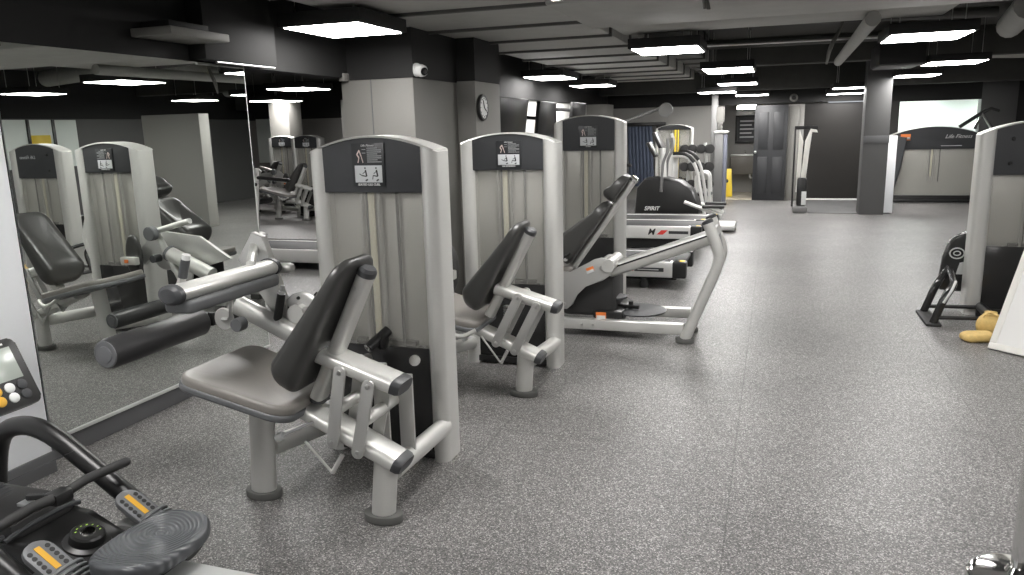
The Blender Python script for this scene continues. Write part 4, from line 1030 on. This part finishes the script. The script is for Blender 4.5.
# rail and seat
MB().box((-1.95, YR - .045, .235), (-.35, YR + .045, .272), .004).build('slide_rail', 'trimlight', t)
MB().box((-1.95, YR - .03, .18), (-.35, YR + .03, .235), .004).build('rail_web', 'black', t)
MB().box((-.42, YR - .2, 0), (-.32, YR + .2, .18), .02).build('rear_foot', 'black', t)
SX = -1.81
out = []
for k in range(48):
    a = 2 * PI * k / 48; c, s_ = math.cos(a), math.sin(a)
    out.append((.124 * math.copysign(abs(c) ** .6, c) - .022 * (1 - abs(s_)) * (1 if c < 0 else -.4), .182 * math.copysign(abs(s_) ** .75, s_)))
def seat_fn(a, b, w):
    f = b / .17
    z = .305 + w
    if w > .02: z += .016 * f * f - .012 * math.exp(-((abs(b) - .07) / .045) ** 2) * math.exp(-((a) / .07) ** 2)
    return (SX + a, YR + b, z)
MB().pad(out, .050, .020, seat_fn, nin=16).build('seat', 'rowseat', t)
MB().box((SX - .08, YR - .06, .272), (SX + .08, YR + .06, .31), .008).build('seat_carriage', 'black', t)
# foot rests
for yy in (YR - .175, YR + .175):
    a = V((-2.085, yy, .36)); u = V((1, 0, -.62)).normalized(); v = V((0, 1, 0)); n = u.cross(v)
    f = MB().prism([(q[0], q[1]) for q in rrect(.25, .095, .04, 6, .09, 0)], u, v, a, .018, .004).build('foot_rest', 'capgrey', t)
    mb = MB()
    for k in range(5):
        for s in (-1, 1): mb.lathe([(.008, 0), (.008, .0015)], a + n * .0185 + u * (.0 + .020 * k) + v * (.030 * s), n, 10)
    mb.build('hole_dots', 'ink', f)
    MB().prism([(-.012, -.010), (.085, -.010), (.085, .010), (-.012, .010)], u, v, a + n * .018, .0015, 0).build('size_sticker', 'yellow', f)
    mb = MB()
    for k in range(6): mb.tube([a + u * (.112 + .018 * k) - v * .060 + n * (.0), a + u * (.112 + .018 * k) - v * .045 + n * (.050), a + u * (.112 + .018 * k) + v * .045 + n * (.050), a + u * (.112 + .018 * k) + v * .060], .011, ry=.006, n=8, round_=.03)
    mb.build('toe_strap', 'capgrey', f)
    MB().box((-2.12, yy - .05, .20), (-1.98, yy + .05, .30), .03).build('foot_mount', 'midgrey', t)
# monitor on its arm
MB().tube([(-2.55, YR, .36), (-2.48, YR - .06, .62), (-2.32, 1.622, .84)], .025, n=12, round_=.08).build('monitor_arm', 'black', t)
cu = V((0, 1, 0)); cv = V((-.42, 0, .90)).normalized(); cn = cu.cross(cv); co = V((-2.245, 1.622, .885))
def cpl(a0, a1, b0, b1, c, th, m, nm, par, bev=.002): return MB().prism([(a0, b0), (a1, b0), (a1, b1), (a0, b1)], cu, cv, co + cn * c, th, bev).build(nm, m, par)
c = MB().prism(rrect(.185, .225, .02, 5, 0, .0), cu, cv, co - cn * .035, .035, .006).build('monitor', 'black', t)
cpl(-.068, .066, -.02, .085, 0, .002, 'lcd', 'display', c, .0005)
cpl(.0, .05, .094, .100, 0, .001, 'white', 'monitor_print', c, 0)
for a, b, m in ((-.035, -.042, 'yellow'), (.008, -.042, 'white'), (.050, -.042, 'shroud'), (-.035, -.075, 'yellow'), (.008, -.075, 'white'), (.050, -.075, 'shroud')):
    MB().lathe([(.0165, 0), (.016, .003), (.012, .005)], co + cu * a + cv * b, cn, 18).build('button', m, c)

# ------------------------------------------------------------------ camera, world, output
cam = bpy.data.cameras.new('camera'); co_ = bpy.data.objects.new('camera', cam); COL.objects.link(co_)
cam.sensor_fit = 'HORIZONTAL'; cam.sensor_width = 36; cam.lens = 760 / 1024 * 36; cam.clip_end = 100; cam.clip_start = .02
R = ((0.94698078, 0.0423037, -0.318493), (0.32031295, -0.20156575, 0.92561918), (-0.02504017, -0.97856101, -0.20442932))
mt = Matrix(((R[0][0], -R[0][1], -R[0][2], 0), (R[1][0], -R[1][1], -R[1][2], 0), (R[2][0], -R[2][1], -R[2][2], 1.6), (0, 0, 0, 1)))
co_.matrix_world = mt
S.camera = co_
w = bpy.data.worlds.new('world'); S.world = w; w.use_nodes = True
w.node_tree.nodes['Background'].inputs[0].default_value = (.9, .95, 1, 1); w.node_tree.nodes['Background'].inputs[1].default_value = .3
S.view_settings.view_transform = 'Standard'; S.view_settings.look = 'None'
S.view_settings.gamma = 1; S.view_settings.use_curve_mapping = False
S.view_settings.exposure = 0.95
S.cycles.max_bounces = 8; S.cycles.diffuse_bounces = 4; S.cycles.glossy_bounces = 5; S.cycles.transparent_max_bounces = 12
S.cycles.sample_clamp_indirect = 6
S.cycles.use_denoising = True
